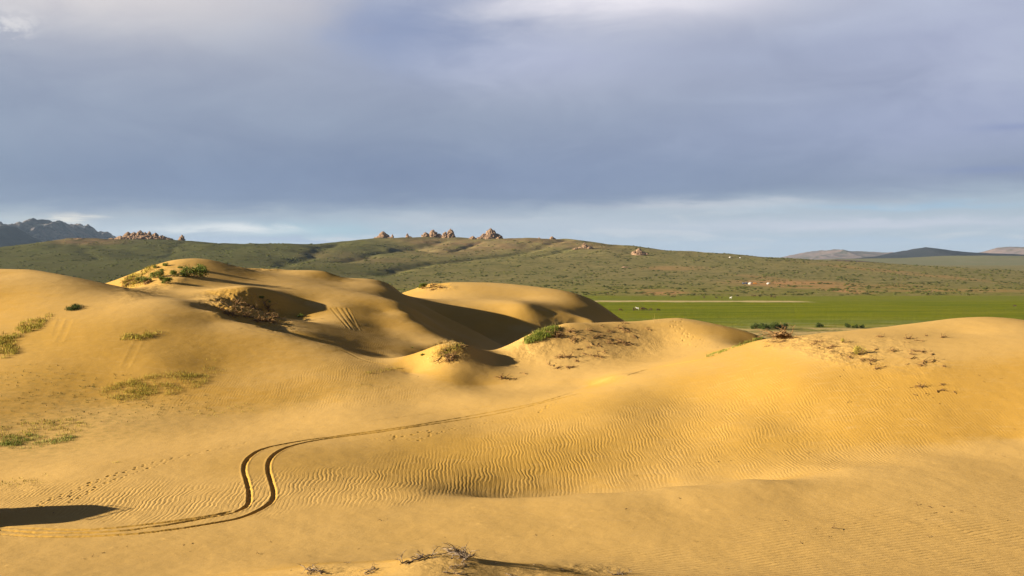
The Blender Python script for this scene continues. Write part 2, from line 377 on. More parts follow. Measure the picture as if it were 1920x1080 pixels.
# ------------------------------------------------------------------ tyre ruts, prints (image polylines laid on the real sand)
def densify(pts, step=3.):
    pts = np.array(pts, float); out = []
    # catmull-rom
    Pn = np.vstack([2*pts[0]-pts[1], pts, 2*pts[-1]-pts[-2]])
    for i in range(1, len(Pn)-2):
        n = max(2, int(np.linalg.norm(Pn[i+1]-Pn[i])/step))
        for k in range(n):
            s = k/n; a, b, c, d = Pn[i-1:i+3]
            out.append(.5*((2*b)+(-a+c)*s+(2*a-5*b+4*c-d)*s*s+(-a+3*b-3*c+d)*s**3))
    out.append(pts[-1]); return np.array(out)
RUTS = [  # (polyline u,v ; half width m ; depth m)
 ([(0,993),(60,998),(130,999),(220,996),(300,986),(370,974),(430,963),(462,950),(468,930),(464,905),(458,885),(460,868),(474,852),(500,840),(560,828),(640,817),(720,806),(800,794),(880,780),(960,765),(1020,752),(1060,740),(1082,732)], .125, .10),
 ([(0,1001),(70,1006),(150,1006),(240,1002),(330,992),(400,981),(460,968),(505,945),(514,925),(508,900),(503,880),(506,862),(525,845),(560,833),(620,822),(700,812),(780,800),(860,788),(940,774),(1010,757),(1070,742),(1112,732)], .125, .10),
 ([(0,988),(90,992),(180,992),(300,980),(400,966),(450,955)], .14, .07),
 ([(560,806),(640,796),(760,781),(880,766),(960,758),(1010,747)], .12, .045),
 ([(1180,703),(1220,691),(1280,680),(1320,673),(1370,660)], .16, .10),
]
segs = []
for pts, hw, dp in RUTS:
    d = densify(pts, 2.5); p, ok = hits(d[:, 0], d[:, 1]); p = p[ok]
    # smooth jumps
    for _ in range(3): p[1:-1] = (p[:-2]+2*p[1:-1]+p[2:])/4
    n_ = len(p); k_ = np.arange(n_); q_ = fbm(p[:, 0]*2.1, p[:, 1]*2.1, 3)
    wt = np.clip((n_-k_)/14., 0, 1)*(1+.5*q_)*(1-.55*sst(79, 90, p[:, 1]))*(1-.5*sst(-22, -27, p[:, 0]))
    segs.append((p[:, :2], hw, dp*wt))
PRINTS = []
def trail(pts, step, gauge, size, depth, jit=.1, seed=1):
    r = np.random.default_rng(seed)
    d = densify(pts, 2.); p, ok = hits(d[:, 0], d[:, 1]); p = p[ok, :2]
    s = np.concatenate([[0], np.cumsum(np.linalg.norm(np.diff(p, axis=0), axis=1))])
    k = 0; x = 0
    while x < s[-1]:
        q = np.array([np.interp(x, s, p[:, 0]), np.interp(x, s, p[:, 1])]); q2 = np.array([np.interp(x+.3, s, p[:, 0]), np.interp(x+.3, s, p[:, 1])])
        t_ = q2-q; t_ /= (np.linalg.norm(t_)+1e-9); nrm = np.array([-t_[1], t_[0]])
        size_ = size*.7; k_f = r.uniform(.45, 1.1)*(1-.55*min(1, x/max(s[-1], 1)))
        size_ *= r.uniform(.75, 1.1); PRINTS.append((*(q+nrm*gauge*(1 if k % 2 else -1)+r.normal(0, jit, 2)), t_[0], t_[1], size_, depth*.8*k_f*r.uniform(.7, 1.2))); k += 1
        x += step*r.uniform(.85, 1.15)
trail([(74,950),(84,940),(130,924),(180,903),(232,885),(300,865),(380,848),(470,828)], .42, .14, .17, .09, .03, 1)
trail([(130,941),(160,926),(200,905),(260,885),(330,862)], .5, .08, .17, .08, .03, 2)
trail([(1262,603),(1275,612),(1290,628),(1330,645),(1345,652)], .6, .3, .2, .12, .1, 3)
trail([(1280,600),(1262,612),(1285,625),(1280,640),(1320,650),(1330,660)], .7, .3, .2, .11, .15, 4)
trail([(1240,672),(1290,665),(1330,655)], .6, .2, .18, .09, .1, 5)
trail([(725,820),(800,815),(860,800),(940,785),(970,778)], .35, .5, .16, .07, .35, 6)
trail([(740,825),(790,818),(850,806)], .35, .5, .16, .07, .35, 9)
trail([(1010,772),(1030,760),(1050,752)], .7, .1, .2, .10, .05, 7)
trail([(1120,722),(1160,710),(1200,700)], .5, .3, .2, .08, .2, 8)
PR = np.array(PRINTS)

# ------------------------------------------------------------------ sand sheet
def dense(a, b, n): return np.linspace(a, b, n)
s_ = np.concatenate([dense(-1.3, -.375, 70)[:-1], dense(-.375, .375, 1290), dense(.375, 1.5, 70)[1:]])
y_ = np.concatenate([np.arange(-30, 40, 1.), np.arange(40, 112, .105), np.arange(112, 200, .2), np.arange(200, 262, .4), np.arange(262, 400, 2.5)])
YY, SS = np.meshgrid(y_, s_, indexing='ij'); XX = SS*(YY+40)
def lag(xc, x):
    i = np.clip(np.searchsorted(xc, x)-2, 0, len(xc)-4); Wt = []
    for k in range(4):
        w_ = np.ones(len(x))
        for j in range(4):
            if j != k: w_ *= (x-xc[i+j])/(xc[i+k]-xc[i+j])
        Wt.append(w_)
    return i, Wt
sc_c = s_[np.r_[0:len(s_):4, len(s_)-1]] if (len(s_)-1) % 4 else s_[::4]
yc_c = y_[np.r_[0:len(y_):4, len(y_)-1]] if (len(y_)-1) % 4 else y_[::4]
Yc, Sc = np.meshgrid(yc_c, sc_c, indexing='ij'); Zc = tps_eval(dune_m, Sc*(Yc+40), Yc)
i_, w_ = lag(sc_c, s_); Zt = sum(Zc[:, i_+k]*w_[k] for k in range(4))
i_, w_ = lag(yc_c, y_); ZZ = sum(Zt[i_+k]*w_[k][:, None] for k in range(4))
UU = 960+F*XX/np.maximum(YY, 5); VV = V0+F*(CZ-ZZ)/np.maximum(YY, 5)
def blobs(lst, U=UU, V=VV):
    o = np.zeros_like(U)
    for u, v, du, dv, a, amp in lst:
        dx = U-u; dy = V-v; c, s = math.cos(a), math.sin(a)
        dx, dy = dx*c+dy*s, dy*c-dx*s
        o = np.maximum(o, amp*np.exp(-((dx/du)**2+(dy/dv)**2)**2*.7))
    return o
# rough root-bound knolls
knoll = blobs([(460,575,75,26,.15,1.),(500,600,50,16,.3,.9),(290,530,70,22,-.35,.35),(845,660,45,20,-.3,.9),(1010,640,60,26,-.5,.6),(1130,650,150,34,-.1,.25),(815,537,32,8,0,1.),(500,502,40,6,0,.7),
               (1560,655,90,24,.25,.75),(1480,640,60,16,0,.7),(1660,650,60,20,0,.35),(1720,690,70,20,0,.2),(840,1058,95,26,0,.3),(640,1075,70,16,0,.3),(1060,1070,110,12,0,.4),(40,915,60,8,0,.3)])
rough = fbm(XX*.55, YY*.55, 5, .6)*.55 + np.abs(fbm(XX*1.3+5, YY*1.3, 4, .6))*.45
near = sst(120, 60, YY)
ZZ += knoll*(rough*.22*(.7+.8*sst(90, 150, YY))+.55*fbm(XX*.16+3, YY*.16, 2)*sst(100, 130, YY))
# general unevenness: broad soft waves and fine chatter
ZZ += (.03+.06*sst(90, 130, YY))*fbm(XX/14., YY/14., 3)+.018*fbm(XX/1.6, YY/1.6, 3)*(1+knoll*3)
# wind-cut scarp lines on the left dune and slump streaks
def streak(z, pts, hw, dp, rim=.22):
    pmin = pts.min(0)-2; pmax = pts.max(0)+2
    r = (YY[:, 0] > pmin[1]) & (YY[:, 0] < pmax[1]); jj = np.where(r)[0]
    if len(jj) == 0: return
    j0, j1 = jj[0], jj[-1]+1
    xs = XX[j0:j1]; ys = YY[j0:j1]
    inside = (xs > pmin[0]) & (xs < pmax[0])
    idx = np.where(inside); qx = xs[idx]; qy = ys[idx]
    if len(qx) == 0: return
    best = np.full(len(qx), 9.); dw = np.zeros(len(qx)); dpv = dp if hasattr(dp, '__len__') else np.full(len(pts), dp)
    for k in range(len(pts)-1):
        a = pts[k]; b = pts[k+1]; ab = b-a; l2 = (ab**2).sum()+1e-9
        sel = (np.abs(qx-a[0]) < 1.6) & (np.abs(qy-a[1]) < 1.6)
        if not sel.any(): continue
        tx = qx[sel]-a[0]; ty = qy[sel]-a[1]
        tt = np.clip((tx*ab[0]+ty*ab[1])/l2, 0, 1)
        dd = np.hypot(tx-tt*ab[0], ty-tt*ab[1]); cl_ = dd < best[sel]; best[sel] = np.where(cl_, dd, best[sel]); dw[sel] = np.where(cl_, dpv[k], dw[sel])
    best = np.where(best < 2, np.maximum(best+hw*.28*fbm(qx*3.3, qy*3.3, 3), 0), best); dp = dw
    f = -dp*np.exp(-(best/hw)**4) + dp*rim*np.exp(-((best-hw*1.55)/(hw*.45))**2)
    f = np.where(best < 8, f, 0)
    z[j0:j1][idx] += f
for p, hw, dp in segs: streak(ZZ, p, hw, dp)
for (u0, v0, u1, v1) in [(621,578,653,616),(632,577,661,619),(642,578,667,614),(651,578,672,619),(115,598,105,628),(130,600,112,640),(258,642,235,688)]:
    q, ok = hits(np.linspace(u0, u1, 24), np.linspace(v0, v1, 24)); q = q[ok]
    if len(q) > 3: streak(ZZ, q[:, :2], (.17 if u0 > 600 else .3), .018 if u0 > 600 else .007, .8)
q, ok = hits(*densify([(455,616),(520,631),(580,641),(640,656),(680,674),(722,684)], 3.).T); streak(ZZ, q[ok][:, :2], .2, .02, .5)
for px, py, tx, ty, size, dp in PR:
    j0 = np.searchsorted(y_, py-1); j1 = np.searchsorted(y_, py+1)
    xs = XX[j0:j1]-px; ys = YY[j0:j1]-py
    al = xs*tx+ys*ty; ac = ys*tx-xs*ty
    r2 = (al/(size*1.25))**2+(ac/(size*.8))**2
    ZZ[j0:j1] += -dp*np.exp(-r2**2)+dp*.35*np.exp(-(np.sqrt(r2)-1.35)**2/.08)
# scattered pock marks and drifted lumps of the flat
r_ = np.random.default_rng(11)
for k in range(420):
    px = r_.uniform(-32, 42); py = r_.uniform(44, 100)
    if k % 3: px = r_.uniform(-30, 34); py = r_.uniform(45, 62)
    sz = r_.uniform(.05, .16); dp = r_.uniform(-.015, .022)
    j0 = np.searchsorted(y_, py-.7); j1 = np.searchsorted(y_, py+.7)
    i0 = np.searchsorted(s_, (px-2)/(py+40)); i1 = np.searchsorted(s_, (px+2)/(py+40))
    xs = XX[j0:j1, i0:i1]-px; ys = YY[j0:j1, i0:i1]-py
    ZZ[j0:j1, i0:i1] += dp*np.exp(-((np.where(xs > 0, xs*.3, xs))/sz)**2-(ys/sz)**2)
rip_w = blobs([(260,940,190,36,.0,1.),(130,935,140,26,0,.7),(480,930,80,30,0,1.),(650,905,160,26,0,1.),(640,930,180,18,0,.8),(850,890,150,40,0,1.),(1020,860,170,70,-.15,1.),(1220,830,220,75,-.2,.85),(1420,800,170,90,-.1,.65),
               (1620,760,170,80,0,.55),(1560,850,200,40,-.12,.75),(1750,800,160,45,0,.45),(640,700,100,24,-.2,.5),(560,735,110,22,0,.4),(680,640,70,30,.4,.45),(500,620,50,15,0,0),(700,745,90,14,-.1,.35),(1220,650,70,14,-.2,.3),(1380,618,60,12,.3,.4),(380,740,120,30,-.1,.3),(1870,650,60,50,0,.35),(640,745,120,20,-.1,.4)])
rip_f = blobs([(1400,1062,330,36,0,.9),(1700,1020,300,60,0,1.),(1850,1040,250,60,0,1.),(1150,1045,200,20,0,.5),(1850,940,160,40,0,.35),(1000,1045,120,14,0,.5)])
fine = 1-blobs([(1090,655,230,52,-.1,1.),(1560,650,120,30,.1,.8),(1780,640,160,40,0,.6),(330,510,120,40,0,.5),(900,560,160,25,0,.4)])
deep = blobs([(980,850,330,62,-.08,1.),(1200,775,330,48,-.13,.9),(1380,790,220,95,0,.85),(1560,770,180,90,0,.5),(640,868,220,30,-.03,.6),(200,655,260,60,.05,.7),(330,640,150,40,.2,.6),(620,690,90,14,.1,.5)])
flat = sst(.6, .2, np.clip((915-VV)/40., -1, 1))*sst(95, 60, YY)
ylip = np.interp(UU, [700,780,850,1000,1100,1250,1400,1600,1750,1920,2080], [64,65.2,65.2,65.4,66.2,67.2,68.7,71.2,73.2,75.7,77.2])
past = sst(-.25, .35, YY-ylip+.25*fbm(XX/2., YY/2., 3)); lipw = sst(760, 860, UU)
deep = deep*(1-lipw*(1-past)); rip_w = rip_w*(1-lipw*(1-past)*.85)
damp = np.clip(fbm(XX/22., YY/9., 4)+.1, 0, 1)
litter = blobs([(100,800,200,60,-.15,1.),(60,740,150,50,0,.7),(230,780,160,40,0,.5),(600,740,180,16,-.2,.5),(40,640,60,30,0,.4)])
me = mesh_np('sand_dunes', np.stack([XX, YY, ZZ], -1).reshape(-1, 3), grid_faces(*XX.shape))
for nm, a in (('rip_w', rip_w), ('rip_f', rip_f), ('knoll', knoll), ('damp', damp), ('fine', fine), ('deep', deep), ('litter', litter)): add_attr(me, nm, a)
m_sand, t, b = mat('sand', (.5, .33, .12), .95, .08)
pos = t.node('ShaderNodeTexCoord').outputs['Object']
sp = t.node('ShaderNodeSeparateXYZ'); t.put(sp.inputs[0], pos); x, y, z = sp.outputs
wn = t.m('SUBTRACT', t.noise(pos, .16, 2, .5), .5); wn2 = t.m('SUBTRACT', t.noise(pos, .8, 2, .5), .5); wn3 = t.m('SUBTRACT', t.noise(pos, 3., 2, .5), .5)
warp = t.m('ADD', t.m('MULTIPLY', wn, 3.0), t.m('ADD', t.m('MULTIPLY', wn2, .75), t.m('MULTIPLY', wn3, .16)))
base1 = t.m('ADD', t.m('ADD', x, t.m('MULTIPLY', y, .05)), t.m('MULTIPLY', warp, .42))
ph1 = t.m('MULTIPLY', base1, 2*math.pi/.265)
ph1b = t.m('ADD', t.m('MULTIPLY', t.m('ADD', base1, t.m('MULTIPLY', y, -.035)), 2*math.pi/.243), t.m('MULTIPLY', wn2, 8.))
ph2 = t.m('MULTIPLY', t.m('ADD', t.m('SUBTRACT', y, t.m('MULTIPLY', x, .42)), t.m('MULTIPLY', warp, .35)), 2*math.pi/.44)
def rip(ph):
    s1 = t.m('SINE', ph); s2 = t.m('SINE', t.m('ADD', t.m('MULTIPLY', ph, 2.), .9)); return t.m('ADD', s1, t.m('MULTIPLY', s2, .28))
amp = t.m('ADD', .55, t.m('MULTIPLY', t.noise(pos, .5, 2), .9))
h = t.m('ADD', t.m('MULTIPLY', t.m('ADD', rip(ph1), t.m('MULTIPLY', t.m('SINE', ph1b), t.m('MULTIPLY', t.noise(pos, .35, 2), 1.3))), t.m('MULTIPLY', t.attr('rip_w'), .0043)), t.m('MULTIPLY', rip(ph2), t.m('MULTIPLY', t.attr('rip_f'), .013)))
h = t.m('MULTIPLY', h, amp)
h = t.m('ADD', h, t.m('MULTIPLY', t.noise(t.vm('MULTIPLY', pos, (.7, 1.3, 1.)), 6., 5, .7), .016))
h = t.m('ADD', h, t.m('MULTIPLY', t.m('MULTIPLY', t.noise(pos, 2.4, 6, .7), t.attr('knoll')), .18))
t.put(b.inputs['Normal'], t.bump(h, 1.0))
c = t.mix(t.ss(t.noise(pos, .09, 4, .6), .35, .68), (.545, .346, .107), (.565, .364, .118))
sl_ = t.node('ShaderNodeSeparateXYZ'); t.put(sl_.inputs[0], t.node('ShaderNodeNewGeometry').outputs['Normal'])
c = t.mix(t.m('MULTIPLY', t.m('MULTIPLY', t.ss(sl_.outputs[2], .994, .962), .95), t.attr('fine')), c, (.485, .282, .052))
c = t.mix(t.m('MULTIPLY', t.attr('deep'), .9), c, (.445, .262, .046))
c = t.mix(t.m('MULTIPLY', t.attr('damp'), .25), c, (.50, .335, .130))
st = t.noise(t.vm('MULTIPLY', pos, (.5, 2.2, 1.)), 1.1, 5, .65)
c = t.mix(t.m('MULTIPLY', t.ss(st, .52, .75), .35), c, (.58, .385, .15))
gr = t.noise(pos, 14., 3, .75); c = t.mix(t.m('MULTIPLY', t.ss(gr, .40, .68), .30), c, (.36, .225, .075))
g2 = t.noise(t.vm('MULTIPLY', pos, (.55, 1.6, 1.)), 5., 4, .75); c = t.mix(t.m('MULTIPLY', t.ss(g2, .60, .74), .45), c, (.66, .47, .22))
g3 = t.noise(pos, 7., 4, .8); c = t.mix(t.m('MULTIPLY', t.ss(g3, .66, .74), .6), c, (.20, .12, .04))
lt = t.m('MULTIPLY', t.attr('litter'), t.ss(t.noise(pos, 1.6, 6, .75), .42, .66))
c = t.mix(t.m('MULTIPLY', lt, .55), c, (.25, .19, .055))
ky = t.ss(y, 125., 140.)
kn = t.m('MULTIPLY', t.m('MULTIPLY', t.attr('knoll'), t.m('ADD', .6, t.m('MULTIPLY', ky, .9))), t.ss(t.noise(pos, 2.2, 6, .75), .5, .68)); c = t.mix(t.m('MULTIPLY', kn, .55), c, (.20, .125, .045))
t.put(b.inputs['Base Color'], c)
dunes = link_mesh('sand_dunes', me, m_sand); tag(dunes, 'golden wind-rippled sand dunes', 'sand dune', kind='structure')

# ------------------------------------------------------------------ steppe sheet
PT2 = []
def w2(u, Y, z): PT2.append(((u-960)/F*Y, Y, z))
crest = [(-900,480,2300),(-600,478,2300),(-300,475,2300),(-100,470,2300),(0,465,2300),(80,455,2400),(150,447.5,2450),(215,450,2500),(270,449,2600),(340,452,2600),(400,457,2500),(440,458.5,2500),(480,456,2400),(560,457,2500),(640,454,2600),(700,449.5,2700),(770,447,2700),(850,445,2700),(920,447,2650),(1000,447,2600),(1060,450,2550),(1130,457,2450),(1200,464,2400),(1300,471,2300),(1400,479,2250),(1500,486,2200),(1600,491,2100),(1700,497,2000),(1800,503,1900),(1920,512,1750),(2100,522,1600),(2500,530,1500)]
for i, (u, v, Y) in enumerate(crest):
    zc = CZ-(v-V0)/F*Y
    w2(u, Y, zc); w2(u, Y+450, zc-30 if zc > 30 else zc*.3)
    if i % 2 == 0:
        w2(u, 950+(Y-950)*.36, zc*.13); w2(u, 950+(Y-950)*.7, zc*.52)
        w2(u, Y+1600, 0); w2(u, Y+3500, 0)
for u in range(-900, 2900, 400):
    for Y in (60, 250, 500, 700, 850, 960): w2(u, Y, 0)
    for Y in (9000, 14000): w2(u, Y, 0)
for u, v, Y in [(560,476,2100),(560,492,1750),(470,480,1900),(540,500,1600),(760,470,2250),(780,480,2050),(880,462,2350),(870,478,2080),(960,470,2200)]: w2(u, Y, CZ-(v-V0)/F*Y)
step_m = tps_fit(PT2, 1e-2)
GUL = [([(640,455,2550),(600,470,2200),(570,482,1950),(545,492,1800),(525,500,1650)], 26, 10),
       ([(830,452,2550),(760,463,2350),(700,470,2200),(672,480,2050),(640,492,1850)], 30, 12),
       ([(960,455,2500),(900,453,2480),(850,466,2280),(812,464,2280),(790,458,2400)], 20, 11),
       ([(1060,452,2500),(1010,465,2300),(960,474,2150),(890,484,2000),(800,494,1850),(720,508,1600)], 30, 12),
       ([(1160,462,2400),(1070,470,2250),(1000,485,2000)], 22, 6),
       ([(350,455,2500),(300,475,2000)], 20, 4), ([(150,455,2350),(180,480,1900)], 20, 4)]
def step_h(x, y, z=None):
    if z is None: z = tps_eval(step_m, x, y)
    z = np.where(y < 980, z*sst(700, 980, y), z)
    far = sst(6000, 9000, y); z = z*(1-far)
    hz = np.clip(z, 0, 60)/60
    z = z+hz*(6*fbm(x/260., y/260., 4)+2.4*fbm(x/60., y/60., 3))
    for pts, wd, dp in GUL:
        W_ = np.array([((u-960)/F*Y, Y) for u, v, Y in pts]); best = np.full(np.shape(x), 1e9)
        wob = 16*fbm(x/90., y/90., 3)
        for k in range(len(W_)-1):
            a = W_[k]; ab = W_[k+1]-a; l2 = (ab**2).sum()
            tt = np.clip(((x-a[0])*ab[0]+(y-a[1])*ab[1])/l2, 0, 1)
            best = np.minimum(best, np.hypot(x-a[0]-tt*ab[0]+wob, y-a[1]-tt*ab[1]))
        z = z-dp*.38*np.exp(-(best/(wd*.6))**2)-dp*.25*np.exp(-(best/(wd*2.6))**2)
    return z
s2 = np.concatenate([dense(-2.5, -.47, 50)[:-1], dense(-.47, .47, 1000), dense(.47, 2.5, 50)[1:]])
y2 = np.concatenate([dense(-600, 240, 12)[:-1], dense(240, 1000, 190)[:-1], np.geomspace(1000, 3200, 620)[:-1], np.geomspace(3200, 30000, 120)])
Y2, S2 = np.meshgrid(y2, s2, indexing='ij'); X2 = S2*(np.maximum(Y2, 0)+600); 
sc2 = s2[np.r_[0:len(s2):4, len(s2)-1]] if (len(s2)-1) % 4 else s2[::4]
yc2 = y2[np.r_[0:len(y2):4, len(y2)-1]] if (len(y2)-1) % 4 else y2[::4]
Yc, Sc = np.meshgrid(yc2, sc2, indexing='ij'); Zc = tps_eval(step_m, Sc*(np.maximum(Yc, 0)+600), Yc)
i_, w_ = lag(sc2, s2); Zt = sum(Zc[:, i_+k]*w_[k] for k in range(4))
i_, w_ = lag(yc2, y2); Z2 = step_h(X2, Y2, sum(Zt[i_+k]*w_[k][:, None] for k in range(4)))
U2 = 960+F*X2/np.maximum(Y2, 50); V2 = V0+F*(CZ-Z2)/np.maximum(Y2, 50)
wob = 12*fbm(X2/70., Y2/70., 3)
mead = sst(970, 930, Y2+wob*2.5+14*fbm(X2/18., Y2/18., 3))*sst(478, 530, Y2+wob*2)
strip = np.exp(-((Y2+wob*.3+5*fbm(X2/9., Y2/9., 3)-(826+(X2-60)*-.05))/(15.+7*fbm(X2/25.+4, Y2/60., 2)))**4)*sst(35, 75, X2+wob)*sst(230, 205, X2+wob)
strip = np.maximum(strip, .5*np.exp(-((Y2+wob-838)/8.)**4)*sst(200, 280, X2)*0)
red = blobs([(1500,533,120,7,.03,1.),(1585,545,50,4,.1,1.),(1240,548,45,5,.03,.9),(1440,522,60,3,.1,.6),(1800,545,150,3,0,.6),(1700,512,180,3,.1,.5),(1640,537,120,4,0,.45),(1260,503,60,4,0,.5)], U2, V2)*(Y2 > 900)*(Y2 < 2600)
brown = blobs([(165,452,70,7,0,1.),(880,458,130,9,.05,1.),(1030,455,120,8,.08,.9),(700,488,80,6,.0,.5),(850,470,90,10,0,.7),(620,478,60,8,0,.4)], U2, V2)*(Y2 > 1400)*(Y2 < 3200)
lush = sst(1450, 1000, Y2+wob*5)
dark = sst(150, -500, X2+wob*6)*(Y2 > 900)  # cloud shadow on the left hillside, put in as darker ground colour
fringe = sst(545, 500, Y2+wob*2.2)
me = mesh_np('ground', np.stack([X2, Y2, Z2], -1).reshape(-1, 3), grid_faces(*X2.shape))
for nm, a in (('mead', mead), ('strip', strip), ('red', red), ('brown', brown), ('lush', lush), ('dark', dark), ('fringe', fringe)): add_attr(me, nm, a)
m_st, t, b = mat('steppe', (.1, .1, .04), .95, .05)
pos = t.node('ShaderNodeTexCoord').outputs['Object']
big = t.noise(pos, .006, 5, .6); mid = t.noise(pos, .03, 5, .65); fine = t.noise(pos, .12, 4, .7)
c = t.mix(t.ss(big, .35, .65), (.215, .178, .070), (.175, .155, .055))
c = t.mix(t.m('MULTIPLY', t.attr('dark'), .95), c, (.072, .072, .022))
c = t.mix(t.m('MULTIPLY', t.ss(mid, .48, .66), .6), c, (.085, .098, .026))
c = t.mix(t.m('MULTIPLY', t.ss(fine, .50, .64), .65), c, (.052, .060, .018))
lushc = t.mix(t.ss(mid, .4, .62), (.22, .182, .060), (.165, .165, .024))
lushc = t.mix(t.m('MULTIPLY', t.ss(fine, .48, .62), .65), lushc, (.052, .066, .012))
c = t.mix(t.m('MULTIPLY', t.attr('lush'), .85), c, lushc)
c = t.mix(t.m('MULTIPLY', t.m('MULTIPLY', t.attr('brown'), t.ss(mid, .3, .6)), .8), c, (.21, .135, .070))
rd = t.m('MULTIPLY', t.attr('red'), t.ss(t.noise(pos, .02, 5, .7), .32, .55)); c = t.mix(t.m('MULTIPLY', rd, .9), c, (.36, .20, .085))
mst = t.noise(t.vm('MULTIPLY', pos, (.15, 1., 1.)), .05, 4, .6)
mc = t.mix(t.ss(mst, .38, .6), (.165, .180, .002), (.112, .138, .002))
sp2 = t.node('ShaderNodeSeparateXYZ'); t.put(sp2.inputs[0], pos)
mc = t.mix(t.m('MULTIPLY', t.ss(sp2.outputs[1], 790., 860.), .75), mc, (.150, .165, .022))
mc = t.mix(t.m('MULTIPLY', t.ss(t.noise(t.vm('MULTIPLY', pos, (.4, 1., 1.)), .022, 6, .7), .50, .66), .55), mc, (.20, .19, .012))
pale = t.m('MULTIPLY', t.ss(sp2.outputs[1], 610., 540.), t.ss(t.noise(t.vm('MULTIPLY', pos, (.25, 1., 1.)), .07, 4, .65), .4, .62))
mc = t.mix(t.m('MULTIPLY', pale, .75), mc, (.19, .21, .070))
mc = t.mix(t.m('MULTIPLY', t.ss(fine, .5, .7), .35), mc, (.075, .095, .004))
c = t.mix(t.attr('mead'), c, mc)
c = t.mix(t.attr('strip'), c, (.46, .36, .18))
c = t.mix(t.m('MULTIPLY', t.attr('fringe'), t.ss(t.noise(pos, .05, 5, .65), .35, .6)), c, (.48, .35, .15))
t.put(b.inputs['Base Color'], c)
t.put(b.inputs['Normal'], t.bump(t.m('ADD', fine, t.m('MULTIPLY', t.noise(pos, .5, 3, .7), .5)), .9))
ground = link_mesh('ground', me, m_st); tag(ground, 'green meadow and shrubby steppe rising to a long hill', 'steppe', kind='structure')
def sh(x, y): return float(step_h(np.array([float(x)]), np.array([float(y)]))[0])
def gh(u, v, y0=400, y1=2800):
    Ys = np.arange(y0, y1, 3.); x = (u-960)/F*Ys; z = CZ-(v-V0)/F*Ys; d = step_h(x, Ys)-z
    k = np.argmax(d > 0)
    if not (d > 0).any(): k = int(np.argmax(d))
    return Vector((x[k], Ys[k], step_h(x[k:k+1], Ys[k:k+1])[0]))

# ------------------------------------------------------------------ far hills and mountains
def rockmat(name, rock, rock2, green, sl_lo, scale, bd):
    m, t, b = mat(name, rock, .95, .05)
    pos = t.node('ShaderNodeTexCoord').outputs['Object']
    gn = t.node('ShaderNodeNewGeometry').outputs['Normal']; s3 = t.node('ShaderNodeSeparateXYZ'); t.put(s3.inputs[0], gn)
    c = t.mix(t.ss(t.noise(pos, scale, 5, .65), .38, .62), rock, rock2)
    gm = t.ss(t.m('ADD', s3.outputs[2], t.m('MULTIPLY', t.m('SUBTRACT', t.noise(pos, scale*1.7, 5, .7), .5), .5)), sl_lo, sl_lo+.12)
    c = t.mix(gm, c, green); t.put(b.inputs['Base Color'], c)
    t.put(b.inputs['Normal'], t.bump(t.noise(pos, scale*4, 5, .7), bd)); return m
def hill(name, prof, Yc, dep, amp, freq, material, label, seed=0, nu=420, nd=130, zb=-6, skew=.5, base_amp=.12):
    prof = np.array(prof, float); us = np.linspace(prof[0, 0], prof[-1, 0], nu); vs = np.interp(us, prof[:, 0], prof[:, 1])
    hz = np.maximum(CZ-(vs-V0)/F*Yc-zb, 0); hz = hz*(.96 if amp > 30 else .97)
    q = np.linspace(0, 1, nd); D = np.where(q < skew, q/skew, (1-q)/(1-skew)); bell = np.sin(D*math.pi/2)**1.3
    x = (us-960)/F*Yc; XH = np.repeat(x[None], nd, 0); YH = (Yc-dep*skew+q*dep)[:, None]+0*XH
    n = ridged(XH*freq+seed, YH*freq*1.1, 6, .52)-.6
    n2_ = fbm(XH*freq*5+seed, YH*freq*5, 3)
    fall = bell[:, None]
    ZH = zb+hz[None]*fall*(1+base_amp*n)+amp*n*np.sin(D*math.pi)[:, None]**.7*np.clip(hz/60, 0, 1)[None]+amp*.25*n2_*fall*np.clip(hz/60, 0, 1)[None]
    me = mesh_np(name, np.stack([XH, YH, ZH], -1).reshape(-1, 3), grid_faces(nd, nu)); o = link_mesh(name, me, material); tag(o, label, name, kind='structure'); return o
m_mtn = rockmat('hazed_mountain_rock', (.075, .080, .098), (.215, .175, .155), (.045, .052, .056), .86, .006, 12.)  # blue of the distance and some cloud shade mixed into the rock colours
m_pink = rockmat('far_ridge_rock', (.13, .108, .112), (.18, .135, .120), (.085, .085, .065), .93, .004, 5.)
m_cloudshade = rockmat('cloud_shaded_turf', (.022, .026, .036), (.032, .032, .038), (.026, .030, .034), .9, .004, 2.)  # cloud shadow on the right hill and left spur, painted as near-black turf
m_pl = rockmat('pale_slope_turf', (.15, .14, .07), (.17, .15, .08), (.14, .14, .065), .9, .003, 1.)
m_br = rockmat('brown_rise_turf', (.12, .08, .06), (.10, .07, .05), (.09, .065, .05), .99, .006, 1.)
hill('mountain', [(-420,455),(-300,441),(-200,447),(-100,438),(-30,436),(0,430.5),(12,432),(22,429),(35,426),(45,422.5),(53,422.5),(58,427),(64,429),(70,425.5),(76,427),(84,423.5),(97,419.5),(108,422),(116,426),(124,425.5),(134,426),(142,431),(150,438),(160,444),(172,449),(190,458),(230,476),(260,486)], 9000, 3600, 50, .0022, m_mtn, 'blue grey rocky mountain range beyond the hill', 3.3, 700, 260, base_amp=.07)
hill('mountain', [(-420,470),(-200,450),(-60,436),(0,431),(12,433),(30,446),(50,452),(70,462),(110,480),(130,487)], 7200, 1800, 20, .002, m_cloudshade, 'dark mountain spur at the left edge', 8.1, 260, 100)
hill('hill', [(1420,489),(1480,485.5),(1510,480),(1535,475),(1555,471.5),(1570,473.5),(1590,472.5),(1625,474.5),(1665,475),(1700,477.5),(1760,479),(1850,487)], 12500, 3000, 22, .0012, m_pink, 'low pinkish rocky ridge on the right horizon', 1.7, 420, 140)
hill('hill', [(1820,488),(1860,477),(1880,470),(1898,466),(1915,466.5),(1940,468),(2000,470),(2100,478),(2200,486)], 10500, 2500, 14, .0012, m_pink, 'brown rocky hill at the right edge', 5.2, 260, 120)
